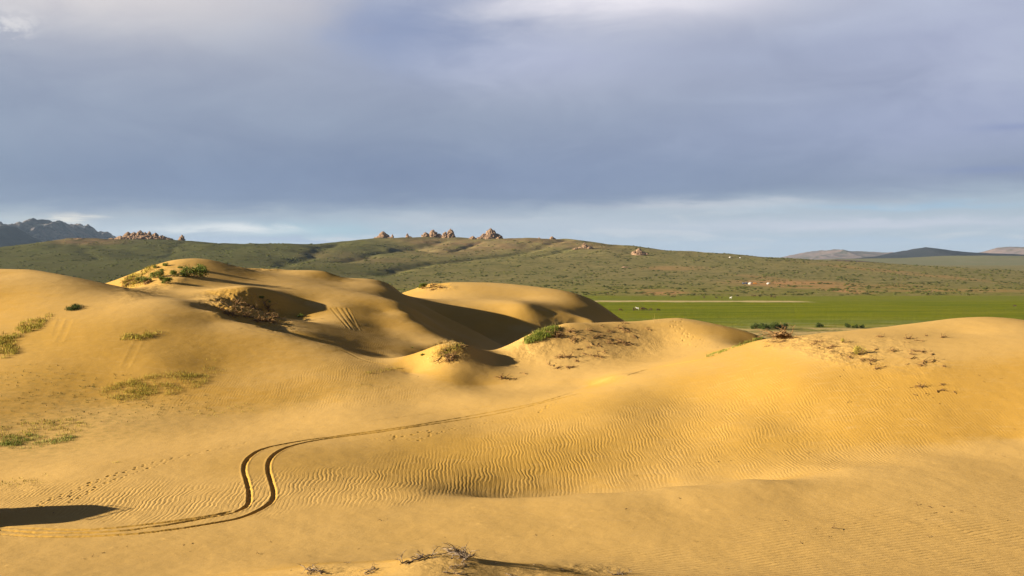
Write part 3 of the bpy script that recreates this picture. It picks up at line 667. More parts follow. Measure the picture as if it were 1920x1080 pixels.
hill('hill', [(1560,488.5),(1620,485),(1670,480),(1700,473),(1718,468),(1728,467),(1745,469),(1780,471.5),(1830,475),(1880,477),(1940,480),(2050,484),(2200,489)], 7600, 1800, 3, .0015, m_cloudshade, 'dark shadowed hill with a blunt summit on the right', 2.2, 420, 120)
hill('hill', [(1440,491),(1560,487),(1700,484),(1800,480.5),(1900,481),(2100,484),(2300,490)], 6200, 1900, 2, .001, m_pl, 'pale green slope in front of the dark hill', 6.2, 300, 90)
hill('hill', [(1500,494.5),(1545,490.5),(1575,488.3),(1610,490.3),(1660,494.5)], 3600, 500, 1, .004, m_br, 'small brown rise behind the right end of the hill', 4.1, 160, 60)

# ------------------------------------------------------------------ granite tors
m_tor, t, b = mat('tor_granite', (.3, .2, .13), .92, .05)
pos = t.node('ShaderNodeTexCoord').outputs['Object']
c = t.mix(t.ss(t.noise(pos, .25, 5, .65), .38, .62), (.31, .205, .125), (.20, .13, .085)); c = t.mix(t.m('MULTIPLY', t.ss(t.noise(pos, .8, 4, .7), .5, .66), .55), c, (.10, .065, .045))
t.put(b.inputs['Base Color'], c); t.put(b.inputs['Normal'], t.bump(t.noise(pos, .9, 5, .7), .9))
def ico(sub):
    bm = bmesh.new(); bmesh.ops.create_icosphere(bm, subdivisions=sub, radius=1)
    v = np.array([x.co[:] for x in bm.verts]); f = np.array([[q.index for q in p.verts] for p in bm.faces]); bm.free(); return v, f
ICO2 = ico(2); ICO3 = ico(3)
def boulder(r, seed, sx=1, sy=1, sz=1, ic=ICO2, blocky=.35):
    v, f = ic; rr = np.random.default_rng(seed); v = v.copy()
    # cut by random planes: faceted granite blocks
    for k in range(9):
        n = rr.normal(size=3); n /= np.linalg.norm(n); d = rr.uniform(.62, .9); s = v@n
        v = v-np.outer(np.maximum(s-d, 0), n)
    off = rr.uniform(0, 50, 2); v = v*(1+blocky*.35*fbm(v[:, 0]*1.7+off[0]+v[:, 2], v[:, 1]*1.7+off[1]-v[:, 2], 3))[:, None]
    a = rr.uniform(0, 6.28); ca, sa = math.cos(a), math.sin(a)
    v = v@np.array([[ca, -sa, 0], [sa, ca, 0], [0, 0, 1]])
    return v*r*np.array([sx, sy, sz]), f
def tor(u, vb, Y, peaks, label, seed, name='rock_outcrop', n=1.0, group=None):
    """peaks: (du px, height px, half width px)"""
    x = (u-960)/F*Y; z = sh(x, Y); zt = CZ-(vb-V0)/F*Y; px = Y/F
    rr = np.random.default_rng(seed); VS = []; FS = []; o = 0
    def add(v, f, p):
        nonlocal o
        VS.append(v+np.array(p)); FS.append(f+o); o += len(v)
    for du, h, w in peaks:
        w *= 1.3
        H_ = h*px; Wd = w*px; k = 0; base = -1.5
        zbase = sh(x+du*px, Y)-z
        nn = int((16+H_*Wd*.22)*n)
        add(*boulder(1, seed*7+int(du*10) % 97, Wd*.8, Wd*.7, H_*.85, ICO3), (du*px, 0, zbase+H_*.08))
        for k in range(nn):
            t_ = rr.uniform(0, 1); hw = Wd*(1-t_**1.8)**.7
            r = (.16+.24*rr.uniform())*min(H_, Wd)*(1-.3*t_)
            a = rr.uniform(0, 6.28); q = math.sqrt(rr.uniform(.2, 1.0))
            cx = du*px+math.cos(a)*max(hw-r*.5, 0)*q; cy = math.sin(a)*max(hw-r*.5, 0)*q*.8
            add(*boulder(r, rr.integers(1e6), rr.uniform(.8, 1.3), rr.uniform(.8, 1.2), rr.uniform(.75, 1.15)), (cx, cy, zbase+max(t_*(H_-r*.9), .1)))
    me = mesh_np(name, np.vstack(VS), np.vstack(FS), False); ob = link_mesh(name, me, m_tor); ob.location = (x, Y, z-.02*px)
    tag(ob, label, 'rock', group); return ob
tor(263, 451, 2560, [(0,9,34),(-26,6,22),(28,6,24),(-52,5,10),(-38,9,9),(-23,15,9),(-12,13,10),(0,17,9),(9,14,8),(17,16,6),(28,13,9),(40,9,10),(52,5,10)], 'long jagged reddish crag with two summits on the left of the hill', 11)
tor(341.5, 454, 2550, [(0,11,5),(-3,6,4)], 'small pointed rock right of the long jagged crag', 12)
tor(150, 449.5, 2430, [(0,2.5,8),(-9,1.8,5)], 'flat rock patch on the brown rise left of the jagged crag', 13)
tor(717, 450, 2700, [(1,15,9),(-7,7,8),(8,10,6)], 'rounded pale tor, first of the row on the skyline', 14)
tor(736, 449, 2690, [(0,8,2.5),(-4,4,5)], 'thin little rock right of the rounded pale tor', 15)
tor(764, 447, 2690, [(0,9,3.5),(5,4,4)], 'narrow dark stump of rock between the tors', 16)
tor(811, 446, 2680, [(1,14,8),(-13,9,7),(12,8,7)], 'lumpy tor joined to the twin-peaked one by a saddle', 17)
tor(841, 445, 2670, [(3.5,17,7),(-6,12,6)], 'tall twin-peaked sunlit tor on the skyline', 18)
tor(886.5, 445, 2640, [(0,6.5,5.5),(-4,4,4)], 'low round boulder pile left of the big pyramid tor', 19)
tor(919, 447, 2640, [(1,20,11),(-12,11,8),(14,11,9),(-20,5,6)], 'big dark pyramid-shaped tor, largest on the skyline', 20)
tor(917, 449, 2560, [(0,5,4),(-5,3,3)], 'small boulders at the foot of the pyramid tor', 21)
tor(934, 449.5, 2560, [(0,3.5,3)], 'single boulder at the right foot of the pyramid tor', 22)
tor(961.5, 448.5, 2600, [(0,3,2)], 'tiny boulder right of the pyramid tor', 23)
tor(1011, 452, 2540, [(0,2.6,2.2)], 'tiny rock on the ridge left of the conical one', 24)
tor(1035, 454, 2520, [(0,6,4),(4,3,3)], 'small conical rock on the ridge crest', 25)
tor(1096, 467, 2250, [(0,10.5,6),(9,5,7),(-8,3,5)], 'reddish rock heap below the ridge crest', 26)
tor(1078, 467, 2230, [(0,3,4),(3,4,3)], 'low scatter of boulders left of the reddish rock heap', 27)
tor(1198, 476, 2080, [(0,13,7),(-8,8,7),(9,7,8),(1,6,12)], 'isolated craggy knob standing on the open slope', 28)
tor(1170, 494, 1750, [(0,2.5,5),(5,2,4)], 'flat slab rock low on the slope below the craggy knob', 29)
tor(1821, 479, 6200, [(0,5,5)], 'tiny far rock on the pale slope, left of two', 30)
tor(1845, 481, 6200, [(0,4,4)], 'tiny far rock on the pale slope, right of two', 31)

# ------------------------------------------------------------------ low shrubs of the steppe: nobody could count them
def steppe_shrubs():
    rr = np.random.default_rng(21); N = 9000
    Y = np.exp(rr.uniform(math.log(955), math.log(2450), N*2)); X = rr.uniform(-.49, .49, N*2)*Y
    cl = fbm(X/45., Y/70., 4, .65); keep = (cl > .10+.10*rr.normal(size=N*2)); X = X[keep][:N]; Y = Y[keep][:N]
    Z = step_h(X, Y); d = ICO2[0]; v0, f0 = ico(1)
    v0 = v0*np.array([1, 1, .8]); n = len(X)
    r = rr.uniform(.6, 1.6, n)*(1+(Y-950)/2600.)
    jit = rr.uniform(.7, 1.25, (n, len(v0), 1))
    V = v0[None]*jit*np.stack([r*rr.uniform(.9, 2.0, n), r, r*rr.uniform(.45, .75, n)], 1)[:, None]
    V = V+np.stack([X, Y, Z+.15*r], 1)[:, None]
    Fc = (f0[None]+np.arange(n)[:, None, None]*len(v0)).reshape(-1, 3)
    return mesh_np('steppe_shrubs', V.reshape(-1, 3), Fc, False)
m_ss = simple('steppe_shrub_leaf', (.045, .050, .014), (.080, .086, .020), .02, .95, .05)
o = link_mesh('steppe_shrubs', steppe_shrubs(), m_ss); tag(o, 'dark low shrubs speckling the whole steppe slope', 'shrubs', kind='stuff')

# ------------------------------------------------------------------ plants on the sand
m_leaf = simple('shrub_leaf', (.085, .125, .012), (.14, .17, .02), 2., .7, .2)
m_leafd = simple('dark_shrub_leaf', (.035, .055, .010), (.06, .08, .015), 2., .8, .1)
m_leafy = simple('grass_blade', (.15, .20, .02), (.25, .25, .045), 1.5, .7, .2)
m_blad = simple('dry_grass_blade', (.36, .30, .05), (.26, .22, .03), 1.5, .8, .1)
m_straw = simple('straw', (.42, .33, .14), (.30, .22, .08), 3., .8, .1)
m_bark = simple('root_bark', (.13, .075, .03), (.27, .16, .065), 6., .9, .1)
m_grey = simple('weathered_wood', (.32, .25, .18), (.055, .035, .022), 5., .9, .1)
m_twig = simple('twig_bark', (.05, .03, .018), (.12, .07, .03), 6., .9, .1)

def shrub_parts(seed, w, h, nleaf, leaf, lobes=6, depth=None):
    rr = random.Random(seed); depth = depth or w*.8
    st = MB(); fo = MB(); cs = []
    for k in range(lobes):
        x = rr.uniform(-.36, .36)*w; y = rr.uniform(-.36, .36)*depth; hh = h*rr.uniform(.45, .8)*(1-.5*abs(x)/(w*.5)); r = rr.uniform(.22, .36)*min(w, h*1.4)
        cs.append((x, y, hh, r))
        for q in range(4):
            p0 = (x*.3+rr.uniform(-.05, .05)*w, y*.3, -.15); e = (x+rr.uniform(-.5, .5)*r, y+rr.uniform(-.5, .5)*r, hh+rr.uniform(0, .7)*r)
            m_ = tuple((a+b)/2+rr.uniform(-.06, .06)*w for a, b in zip(p0, e))
            st.tube([p0, m_, e], [.022, .014, .005], 4, False)
    for k in range(nleaf):
        x, y, z, r = rr.choice(cs)
        d = Vector((rr.gauss(0, 1), rr.gauss(0, 1), rr.gauss(0, 1))).normalized()*r*rr.uniform(.35, 1.12)
        c = Vector((x, y, max(z+d.z*.9, .03)))+Vector((d.x, d.y, 0))
        a = Vector((rr.gauss(0, .5), rr.gauss(0, .5), rr.uniform(.3, 1))).normalized()*leaf*rr.uniform(.6, 1.4)
        b = a.cross(Vector((rr.gauss(0, 1), rr.gauss(0, 1), rr.gauss(0, 1)))).normalized()*leaf*.32
        fo.quad(c-a*.5, c+b, c+a*.5, c-b)
    return st.me('stems'), fo.me('foliage')
def place_parts(name, meshes, mats, loc, rz, s, label, cat, group=None):
    r = empty(name, loc, rz, s); tag(r, label, cat, group)
    for nm, me, ma in zip(('stems', 'foliage'), meshes, mats): link_mesh(nm, me, ma, r)
    return r
BP = [shrub_parts(31+i, 2.2, 1.15, 1500, .13) for i in range(3)]
G1 = 'green shrubs on the sand knoll'
for i, (u, v, wpx, lab) in enumerate([(366,519,46,'largest green shrub on the knoll, its shadow falling right'),(345,517,16,'small green shrub against the left of the largest one'),(314,532,24,'tall narrow green shrub at the lower edge of the knoll'),(273,531,26,'bushy green shrub lowest left on the knoll'),
    (293,521,30,'wide green shrub above the lowest left one'),(325,519,24,'green shrub in the middle of the knoll slope'),(310,499,14,'small upright shrub on the skyline of the knoll'),(293,503,12,'dark small shrub left of the skyline one'),(304,508,9,'tiny green shrub between skyline and middle shrubs'),
    (338,503,10,'tiny shrub alone near the knoll top'),(378,508,20,'shrub right behind the largest one'),(303,526,14,'little shrub between the two lower ones'),(262,526,14,'low olive shrub near the left foot of the knoll')]):
    p = g(u, v); s_w = wpx/F*p.y/2.2
    place_parts('green_shrub', BP[i % 3], (m_bark, m_leaf), p-Vector((0, 0, .05)), i*1.3, max(s_w, .3), lab, 'shrub', G1)
for i, (u, v, wpx, lab) in enumerate([(563,594,12,'small green shrub in the hollow, long shadow behind it'),(793,541,20,'green shrub on the left edge of the third dune crest'),(773,652,5,'tiny green sprig in the dark hollow'),(792,666,8,'tiny shrub at the foot of the grassy mound'),
    (490,561,13,'olive shrub crowning the eroded root knoll'),(505,567,9,'brownish shrub on the right shoulder of the root knoll')]):
    p = g(u, v); place_parts('green_shrub', BP[(i+1) % 3], (m_bark, m_leaf), p-Vector((0, 0, .05)), i*2.1, max(wpx/F*p.y/2.2, .12), lab, 'shrub')
# dark shrubs on the meadow fringe behind the dunes
DP = [shrub_parts(51+i, 4.2, 2.2, 1300, .30, 8) for i in range(2)]
for i, (u, Y, wpx, lab) in enumerate([(1418,500,20,'dark shrub at the left end of the thicket behind the dune'),(1434,497,22,'dark shrub left of the middle of the thicket'),(1451,496,26,'tallest dark shrub in the middle of the thicket'),(1468,498,22,'dark shrub at the right end of the thicket'),
    (1537,512,16,'single round dark shrub on the pale fringe'),(1590,509,16,'left one of three low shrubs right of the round one'),(1603,506,14,'middle one of three low shrubs right of the round one'),(1616,507,13,'right one of three low shrubs right of the round one'),(1196,512,9,'small dark bush above the dune crest left of the footprints')]):
    x = (u-960)/F*Y; place_parts('dark_shrub', DP[i % 2], (m_bark, m_leafd), (x, Y, sh(x, Y)-.1), i*1.7, wpx/F*Y/4.2, lab, 'shrub', 'dark shrubs along the meadow fringe')

# blades
def blades(mb, p, n, h, spread, lean=(.0, 0), w=.012, curl=.5, rr=random):
    for k in range(n):
        b = Vector(p)+Vector((rr.gauss(0, spread), rr.gauss(0, spread), 0)); b.z = float(lut(b.x, b.y))-.02 if p[2] is not None else 0
        a = rr.uniform(0, 6.283); hh = h*rr.uniform(.5, 1.2)
        d = Vector((math.cos(a)*curl*hh*rr.uniform(.2, 1)+lean[0]*hh, math.sin(a)*curl*hh*rr.uniform(.2, 1)+lean[1]*hh, hh))
        m_ = b+Vector((d.x*.3, d.y*.3, hh*.6)); e = b+d
        s_v = Vector((math.cos(a+1.57), math.sin(a+1.57), 0))*w
        mb.quad(b-s_v, b+s_v, m_+s_v*.8, m_-s_v*.8); mb.tri(m_-s_v*.8, m_+s_v*.8, e)
def patch(lst, n, h, spread, per, name, material, label, seed, w=.014, curl=.6, cat='grass'):
    """lst: ellipses (u,v,du,dv,rot,weight) on the photograph laid on the sand"""
    rr = random.Random(seed); mb = MB(); us = []; vs = []
    wt = [e[5]*e[2]*e[3] for e in lst]
    for k in range(n):
        u, v, du, dv, a, _ = rr.choices(lst, wt)[0]
        q = math.sqrt(rr.random()); th = rr.uniform(0, 6.283); x = q*math.cos(th)*du; y = q*math.sin(th)*dv
        us.append(u+x*math.cos(a)-y*math.sin(a)); vs.append(v+x*math.sin(a)+y*math.cos(a))
    p, ok = hits(us, vs)
    # uneven cover
    cl = fbm(p[:, 0]/1.6, p[:, 1]/1.6, 3)
    for q, o_, c_ in zip(p, ok, cl):
        if o_ and c_ > -.12+rr.gauss(0, .15): blades(mb, q, rr.randint(per[0], per[1]), h, spread, w=w, curl=curl, rr=rr)
    o = mb.build(name, material); tag(o, label, cat, kind='stuff'); return o
patch([(300,722,95,20,-.12,1.),(380,700,45,12,-.2,.5),(240,735,50,18,0,.8)], 1150, .27, .18, (3, 7), 'grass', m_blad, 'long sparse olive grass patch at the foot of the left dune', 1, .009)
patch([(60,825,85,11,-.03,1.2),(30,833,60,9,0,1.)], 700, .22, .12, (4, 8), 'grass', m_leafy, 'fresh green grass strip at the left edge of the flat', 2, .010)
patch([(80,805,90,18,-.1,.6)], 260, .22, .14, (3, 6), 'grass', m_blad, 'thin olive grass just above the fresh green strip', 3)
patch([(130,765,220,40,-.05,.6),(60,720,110,40,0,.5),(200,715,90,14,0,.4),(330,760,110,20,-.2,.25)], 480, .13, .07, (2, 5), 'seedlings', m_leafd, 'scattered dark seedlings over the lower left sand', 4, .016, .9, 'seedlings')
patch([(57,612,27,12,-.25,1.),(85,597,16,6,-.3,.5)], 260, .32, .12, (4, 8), 'grass', m_blad, 'yellow green grass tuft high on the left dune face', 5, .018)
patch([(8,650,26,22,0,1.),(20,630,20,6,0,.6)], 330, .34, .14, (4, 8), 'grass', m_blad, 'grass patch cut by the left edge of the picture', 6, .018)
patch([(258,631,34,8,-.1,1.),(285,625,22,5,0,.4)], 170, .28, .14, (3, 7), 'grass', m_blad, 'small yellowish grass tuft in the middle of the left dune face', 7, .018)
patch([(138,578,14,4,-.2,1.)], 90, .35, .14, (5, 8), 'grass', m_leafd, 'small dark tuft near the top of the left dune face', 8, .02)
patch([(245,522,16,5,-.5,1.),(275,508,18,4,-.5,1.),(255,530,26,8,-.3,.5)], 260, .45, .2, (4, 7), 'grass', m_blad, 'yellow green grass on the left edge of the shrub knoll', 9, .03)
patch([(1018,628,36,8,-.35,1.),(1000,636,18,5,-.4,1.),(1035,619,16,4,-.2,1.)], 420, .42, .16, (6, 11), 'grass', m_leafy, 'bright green grass clump on the crest in front of the dark hollow', 10, .02)
patch([(1020,618,34,6,-.3,1.),(840,648,28,5,-.3,.8),(1222,603,9,2,0,.4)], 60, .75, .2, (2, 4), 'tall_grass', m_straw, 'tall pale seed stalks rising from the crest grass', 11, .010, .25)
patch([(845,656,30,9,-.4,1.),(815,668,18,6,-.4,.6),(720,695,34,3,-.15,.7)], 260, .22, .12, (3, 7), 'grass', m_blad, 'short dry grass over the small root mound', 12, .010)
patch([(1345,662,24,3,-.32,1.),(1400,643,30,3,-.32,1.),(1425,636,14,2.5,-.2,1.)], 300, .16, .08, (4, 8), 'grass', m_leafy, 'thin green grass line along the dune ridge', 13, .014)
patch([(330,697,12,3,0,.6),(395,675,14,3,0,.6),(690,722,40,3,-.12,.7),(420,770,60,12,-.1,.3)], 110, .14, .08, (2, 5), 'grass', m_blad, 'few thin dry grass wisps between the left dune and the track', 14)
patch([(20,905,60,9,0,.7),(85,892,10,3,0,1.),(215,868,8,3,0,.5)], 70, .14, .1, (2, 4), 'grass', m_blad, 'few dry wisps above the vehicle shadow', 15)

# ------------------------------------------------------------------ roots, dead shrubs and twigs
def wig(rr, p, d, L_, n=7, wild=.5, grav=0.):
    pts = [Vector(p)]; d = Vector(d).normalized()
    for k in range(n):
        d = (d+Vector((rr.gauss(0, wild), rr.gauss(0, wild), rr.gauss(0, wild*.55)-grav))).normalized(); pts.append(pts[-1]+d*L_/n)
    return pts
def dead_me(seed, nst, L_, rad, up=.3, sprawl=1., sub=2, wild=.45, grav=.08):
    rr = random.Random(seed); mb = MB(); base = [Vector((0, 0, .0))]
    if sprawl > .5:      # a creeping main stem that carries the others
        a = rr.uniform(-.5, .5); main = wig(rr, (-.2*sprawl, 0, .01), (math.cos(a), math.sin(a), .02), .5*sprawl, 9, .3, 0)
        for i, p in enumerate(main): p.z = .01+.05*abs(math.sin(i*1.3+seed))
        mb.tube(main, [rad*1.3]*len(main), 6); base = main
    for k in range(nst):
        a = rr.uniform(0, 6.283); p0 = rr.choice(base)
        pts = wig(rr, p0, (math.cos(a), math.sin(a), up*rr.uniform(.3, 1.6)), L_*rr.uniform(.5, 1.1), 8, wild, grav)
        for p in pts[1:]: p.z = max(p.z, -.02+rr.uniform(0, .03))
        n = len(pts); mb.tube(pts, [rad*(1-.8*i/n) for i in range(n)], 5)
        for q in range(sub):
            i = rr.randint(1, n-3); b = wig(rr, pts[i], (pts[i+1]-pts[i]).normalized()+Vector((rr.gauss(0, .7), rr.gauss(0, .7), rr.uniform(-.1, .6))), L_*rr.uniform(.2, .5), 5, wild, grav)
            for p in b[1:]: p.z = max(p.z, -.02)
            mb.tube(b, [rad*.5*(1-.8*i/6) for i in range(6)], 4)
    return mb.me('dead_shrub', True)
DS = [dead_me(70+i, 11, .8, .023) for i in range(4)]
DL = [dead_me(80+i, 4, .9, .019, .12, 1.6, 1, .5, .12) for i in range(4)]
TW = [dead_me(90+i, 1, .55, .020, .35, .2, 1, .35, .1) for i in range(5)]
def tiltp(u, v):
    p = g(u, v); e = .4
    return p, Vector((-(lut(p.x+e, p.y)-lut(p.x-e, p.y))/(2*e), -(lut(p.x, p.y+e)-lut(p.x, p.y-e))/(2*e), 1)).normalized()
def put(me, name, u, v, s, rz, material, label, cat, group=None, lift=0.):
    p, n = tiltp(u, v)
    o = bpy.data.objects.new(name, me); col.objects.link(o)
    if not me.materials: me.materials.append(material)
    o.rotation_euler = (Matrix.Rotation(0, 3, 'Z') @ n.to_track_quat('Z', 'Y').to_matrix() @ Matrix.Rotation(rz, 3, 'Z')).to_euler()
    o.location = p+Vector((0, 0, lift)); o.scale = (s,)*3; tag(o, label, cat, group); return o
# foreground skeletons
FG = [dead_me(100, 34, .75, .019, .45, 3.6, 3, .5, .10), dead_me(101, 16, .65, .018, .4, 2.6, 2, .5, .1), dead_me(102, 12, .6, .016, .35, 2.2, 2, .5, .1), dead_me(103, 8, .45, .012, .3, 1.6, 2, .5, .1)]
for i, (u, v, s, lab) in enumerate([(838,1046,1.35,'tangled dead shrub with pale branches on the near sand hump'),(783,1056,1.2,'dead branches left of the tangled shrub on the near hump'),(612,1070,1.0,'dark dead branches creeping along the bottom edge, left of the hump'),(570,1074,.7,'grey twigs at the bottom edge, leftmost of the near dead wood'),
    (715,1066,.85,'bent dead branch between the creeping branches and the hump'),(880,1066,.8,'dead twigs on the slope right below the tangled shrub'),(838,1072,.75,'dead twigs low on the face of the near hump'),(925,1055,.4,'small dark stub right of the tangled shrub'),(1004,1060,.6,'pale driftwood bits at the left end of the small near ledge'),(1062,1070,.5,'thin pale twigs in the middle of the small near ledge'),
    (1160,1075,.8,'dark twigs at the right end of the small near ledge'),(945,1078,.6,'dead twigs at the bottom edge between hump and ledge'),(660,1055,.45,'short dead twigs on the crest between the creeping branches and the hump')]):
    put(FG[[0,1,1,3,2,2,2,3,3,3,1,3,3][i]], 'dead_shrub', u, v, s, i*1.9, m_grey, lab, 'dead shrub', 'dead shrubs along the near sand hump')
# root-bound spots
rr = random.Random(5)
grp = 'bare roots on the sunlit front ridge'
k = 0
for (cu, cv, du, dv, n, rot) in [(1110,640,70,20,14,.1),(1170,618,50,12,6,.1),(1090,670,60,16,10,-.2),(1000,690,70,18,7,-.3),(850,662,30,10,8,-.3),(1035,628,18,8,5,-.3)]:
    for q in range(n):
        a = rr.uniform(0, 6.28); t_ = math.sqrt(rr.random()); x = t_*math.cos(a)*du; y = t_*math.sin(a)*dv
        u = cu+x*math.cos(rot)-y*math.sin(rot); v = cv+x*math.sin(rot)+y*math.cos(rot)
        put(DS[k % 4] if q < n*.35 else DL[k % 4], 'dead_root', u, v, rr.uniform(.9, 1.9)*(1.0 if q < n*.35 else .9), rr.uniform(0, 6.28), m_bark, 'bare brown roots sprawling on the sunlit face of the front ridge', 'root', grp); k += 1
grp = 'dead roots on the right dune crest'
for (cu, cv, du, dv, n, rot) in [(1570,650,70,16,20,.15),(1470,636,40,8,12,-.1),(1455,645,30,8,5,-.3),(1620,680,50,14,8,.1),(1730,670,60,22,12,.2),(1690,640,60,10,4,.1),(1790,720,70,30,4,0)]:
    for q in range(n):
        a = rr.uniform(0, 6.28); t_ = math.sqrt(rr.random()); x = t_*math.cos(a)*du; y = t_*math.sin(a)*dv
        u = cu+x*math.cos(rot)-y*math.sin(rot); v = cv+x*math.sin(rot)+y*math.cos(rot)
        put(DS[k % 4] if q < n*.4 else DL[k % 4], 'dead_root', u, v, rr.uniform(.5, 1.25), rr.uniform(0, 6.28), m_bark, 'dead brown roots strewn below the right dune crest', 'root', grp); k += 1
grp = 'roots on the eroded knolls'
for (cu, cv, du, dv, n) in [(465,578,50,18,22),(505,600,24,10,8),(815,538,20,5,5),(262,530,26,8,6)]:
    for q in range(n):
        a = rr.uniform(0, 6.28); t_ = math.sqrt(rr.random())
        put(DS[k % 4], 'dead_root', cu+t_*math.cos(a)*du, cv+t_*math.sin(a)*dv, rr.uniform(1.2, 2.4), rr.uniform(0, 6.28), m_bark, 'roots hanging out of the eroded sand knolls behind the left dune', 'root', grp); k += 1
# the big half-green dead bush right of centre
p = g(1612, 664); bp = shrub_parts(61, 1.5, .75, 420, .09, 5); r = place_parts('withered_shrub', bp, (m_bark, m_blad), p, .4, .95, 'half dead bush with green tips and hanging roots on the right dune', 'shrub')
link_mesh('roots', dead_me(62, 40, .8, .014, .5, 2.2, 2, .35, .12), m_twig, r)
p = g(1578, 643); place_parts('withered_shrub', shrub_parts(63, .6, .5, 160, .09, 3), (m_bark, m_blad), p, 1.4, .9, 'small yellow green sprig left of the half dead bush', 'shrub')
for (u, v, s, lab) in [(1766,633,1.,'dark root stump right of the half dead bush, near the crest'),(1735,630,.6,'small stub left of the dark root stump')]:
    put(DS[1], 'dead_shrub', u, v, s, 1., m_bark, lab, 'dead shrub')
# loose twigs
explicit = [(1504,1020,1.5),(1560,990,1.6),(1560,1006,.7),(1475,976,.8),(1530,990,.7),(1599,980,.8),(1742,1008,.8),(1448,1042,.7),(1423,1036,.8),(1172,955,1.1),(1005,1004,.8),(716,976,.9),(785,1011,.8),(835,1008,.6),(670,1030,.8),(508,1017,.9),(485,1038,.9),
    (344,1023,1.0),(360,1020,.9),(196,1036,.9),(285,1040,.6),(172,1044,.7),(120,1022,.6),(100,962,.7),(1576,705,1.2),(1581,693,1.),(1588,756,1.2),(1600,757,.7),(1665,726,.8),(1660,735,.6),(1720,742,1.6),(1738,738,1.4),(1712,726,1.1),(1726,728,.9),(1762,756,1.0),(1748,745,.7),(1614,710,.8),
    (1305,868,1.2),(1345,865,1.0),(1368,864,.9),(1341,858,1.0),(1190,891,.9),(1116,906,.9),(1275,935,.8),(1342,1052,.6),(1777,812,.6),(1790,815,.5),(1868,804,1.0),(1900,804,.8),(1843,1052,.4),(1918,923,1.),(1880,855,.7),(480,715,1.0),(748,718,.9),(785,706,.9),(570,781,.8),(700,763,.8),(685,762,.5),
    (1515,849,.9),(1564,879,.7),(1838,705,.9),(1843,715,.8),(1880,710,.8),(1770,950,1.2),(1785,960,1.1),(1740,949,1.3),(1720,948,1.),(1750,962,.9),(1800,958,.9),(1735,975,.7),(1830,950,.7),(1640,968,.6),(1890,975,.6),(126,932,1.6),(116,935,1.2)]
for i, (u, v, s) in enumerate(explicit):
    put(TW[i % 5], 'twig', u, v, s*.8, rr.uniform(-.6, .6)+(3.14 if i % 2 else 0), m_twig, 'loose dry twig lying on the open sand', 'twig', 'loose twigs lying on the sand')
for i in range(95):
    if i < 55: u, v = rr.uniform(20, 1900), rr.uniform(960, 1075)
    elif i < 75: u, v = rr.uniform(1350, 1900), rr.uniform(690, 860)
    else: u, v = rr.uniform(560, 1100), rr.uniform(690, 800)
    put(TW[i % 5], 'twig', u, v, rr.uniform(.15, .5), rr.uniform(-.8, .8), m_twig, 'loose dry twig lying on the open sand', 'twig', 'loose twigs lying on the sand')

# ------------------------------------------------------------------ felt tents
m_felt = simple('white_felt', (.48, .455, .42), (.40, .38, .35), 1., .9, .05)
m_door = simple('orange_door', (.45, .14, .03), (.38, .11, .03), 2., .6, .3)
m_pipe = simple('stove_pipe', (.08, .08, .08), (.12, .11, .1), 5., .5, .4)
m_rope = simple('tent_rope', (.45, .38, .26), (.38, .3, .2), 5., .9, .1)
def yurt():
    r = empty('felt_tent', (0, 0, 0)); n = 32
    w_ = MB(); w_.lathe([(2.95, -.6), (3.0, 0), (3.02, .8), (2.95, 1.6), (2.8, 1.62)], n); w_.build('wall', m_felt, r, True)
    rf = MB(); rf.lathe([(3.12, 1.52), (3.08, 1.62), (2.2, 2.05), (1.2, 2.5), (.75, 2.68)], n); ro = rf.build('roof', m_felt, r, True)
    cw = MB(); cw.lathe([(.8, 2.66), (.78, 2.78), (.5, 2.84), (.02, 2.88)], n); cw.build('crown', m_rope, ro, True)
    bd = MB()
    for z in (.5, 1.1): bd.lathe([(3.03, z), (3.06, z+.05), (3.03, z+.1)], n)
    bd.build('band', m_rope, r)
    d = MB(); d.box((0, -3.06, .78), (.85, .12, 1.5)); dr = d.build('door', m_door, r); f = MB()
    for x in (-.48, .48): f.box((x, -3.09, .8), (.1, .2, 1.64))
    f.box((0, -3.09, 1.62), (1.06, .2, .1)); f.build('door_frame', m_rope, dr)
    c = MB(); c.tube([(.25, 0, 2.6), (.25, 0, 3.5)], .07, 8); c.build('stove_pipe', m_pipe, r, True); return r
def copy_tree(o, parent=None):
    c = o.copy(); col.objects.link(c)
    if parent: c.parent = parent
    for ch in list(o.children): copy_tree(ch, c)
    return c
Y0 = yurt()
for i, (u, v, s, lab) in enumerate([(1407,533,.9,'white felt tent beside the small blue truck on the reddish ground'),(1441,533,.75,'white felt tent alone right of the one with the truck'),(1369,483.4,.8,'white felt tent far up near the skyline of the long slope'),(1388,484,.6,'small white felt tent right of the one near the skyline'),
    (1576,492.5,1.2,'white felt tent on the plain in front of the small brown rise'),(1699,494,1.6,'white felt tent on the far plain under the dark hill'),(1711,494.5,1.2,'small felt tent right of the one under the dark hill')]):
    o = Y0 if i == 0 else copy_tree(Y0)
    if i < 4: p = gh(u, v, 1000, 2400)
    else: Yq = [0,0,0,0,3300,4300,4300][i]; p = Vector(((u-960)/F*Yq, Yq, sh((u-960)/F*Yq, Yq)))
    o.location = p; o.rotation_euler = (0, 0, i*.7); o.scale = (s,)*3; tag(o, lab, 'tent', 'white felt tents on the steppe')

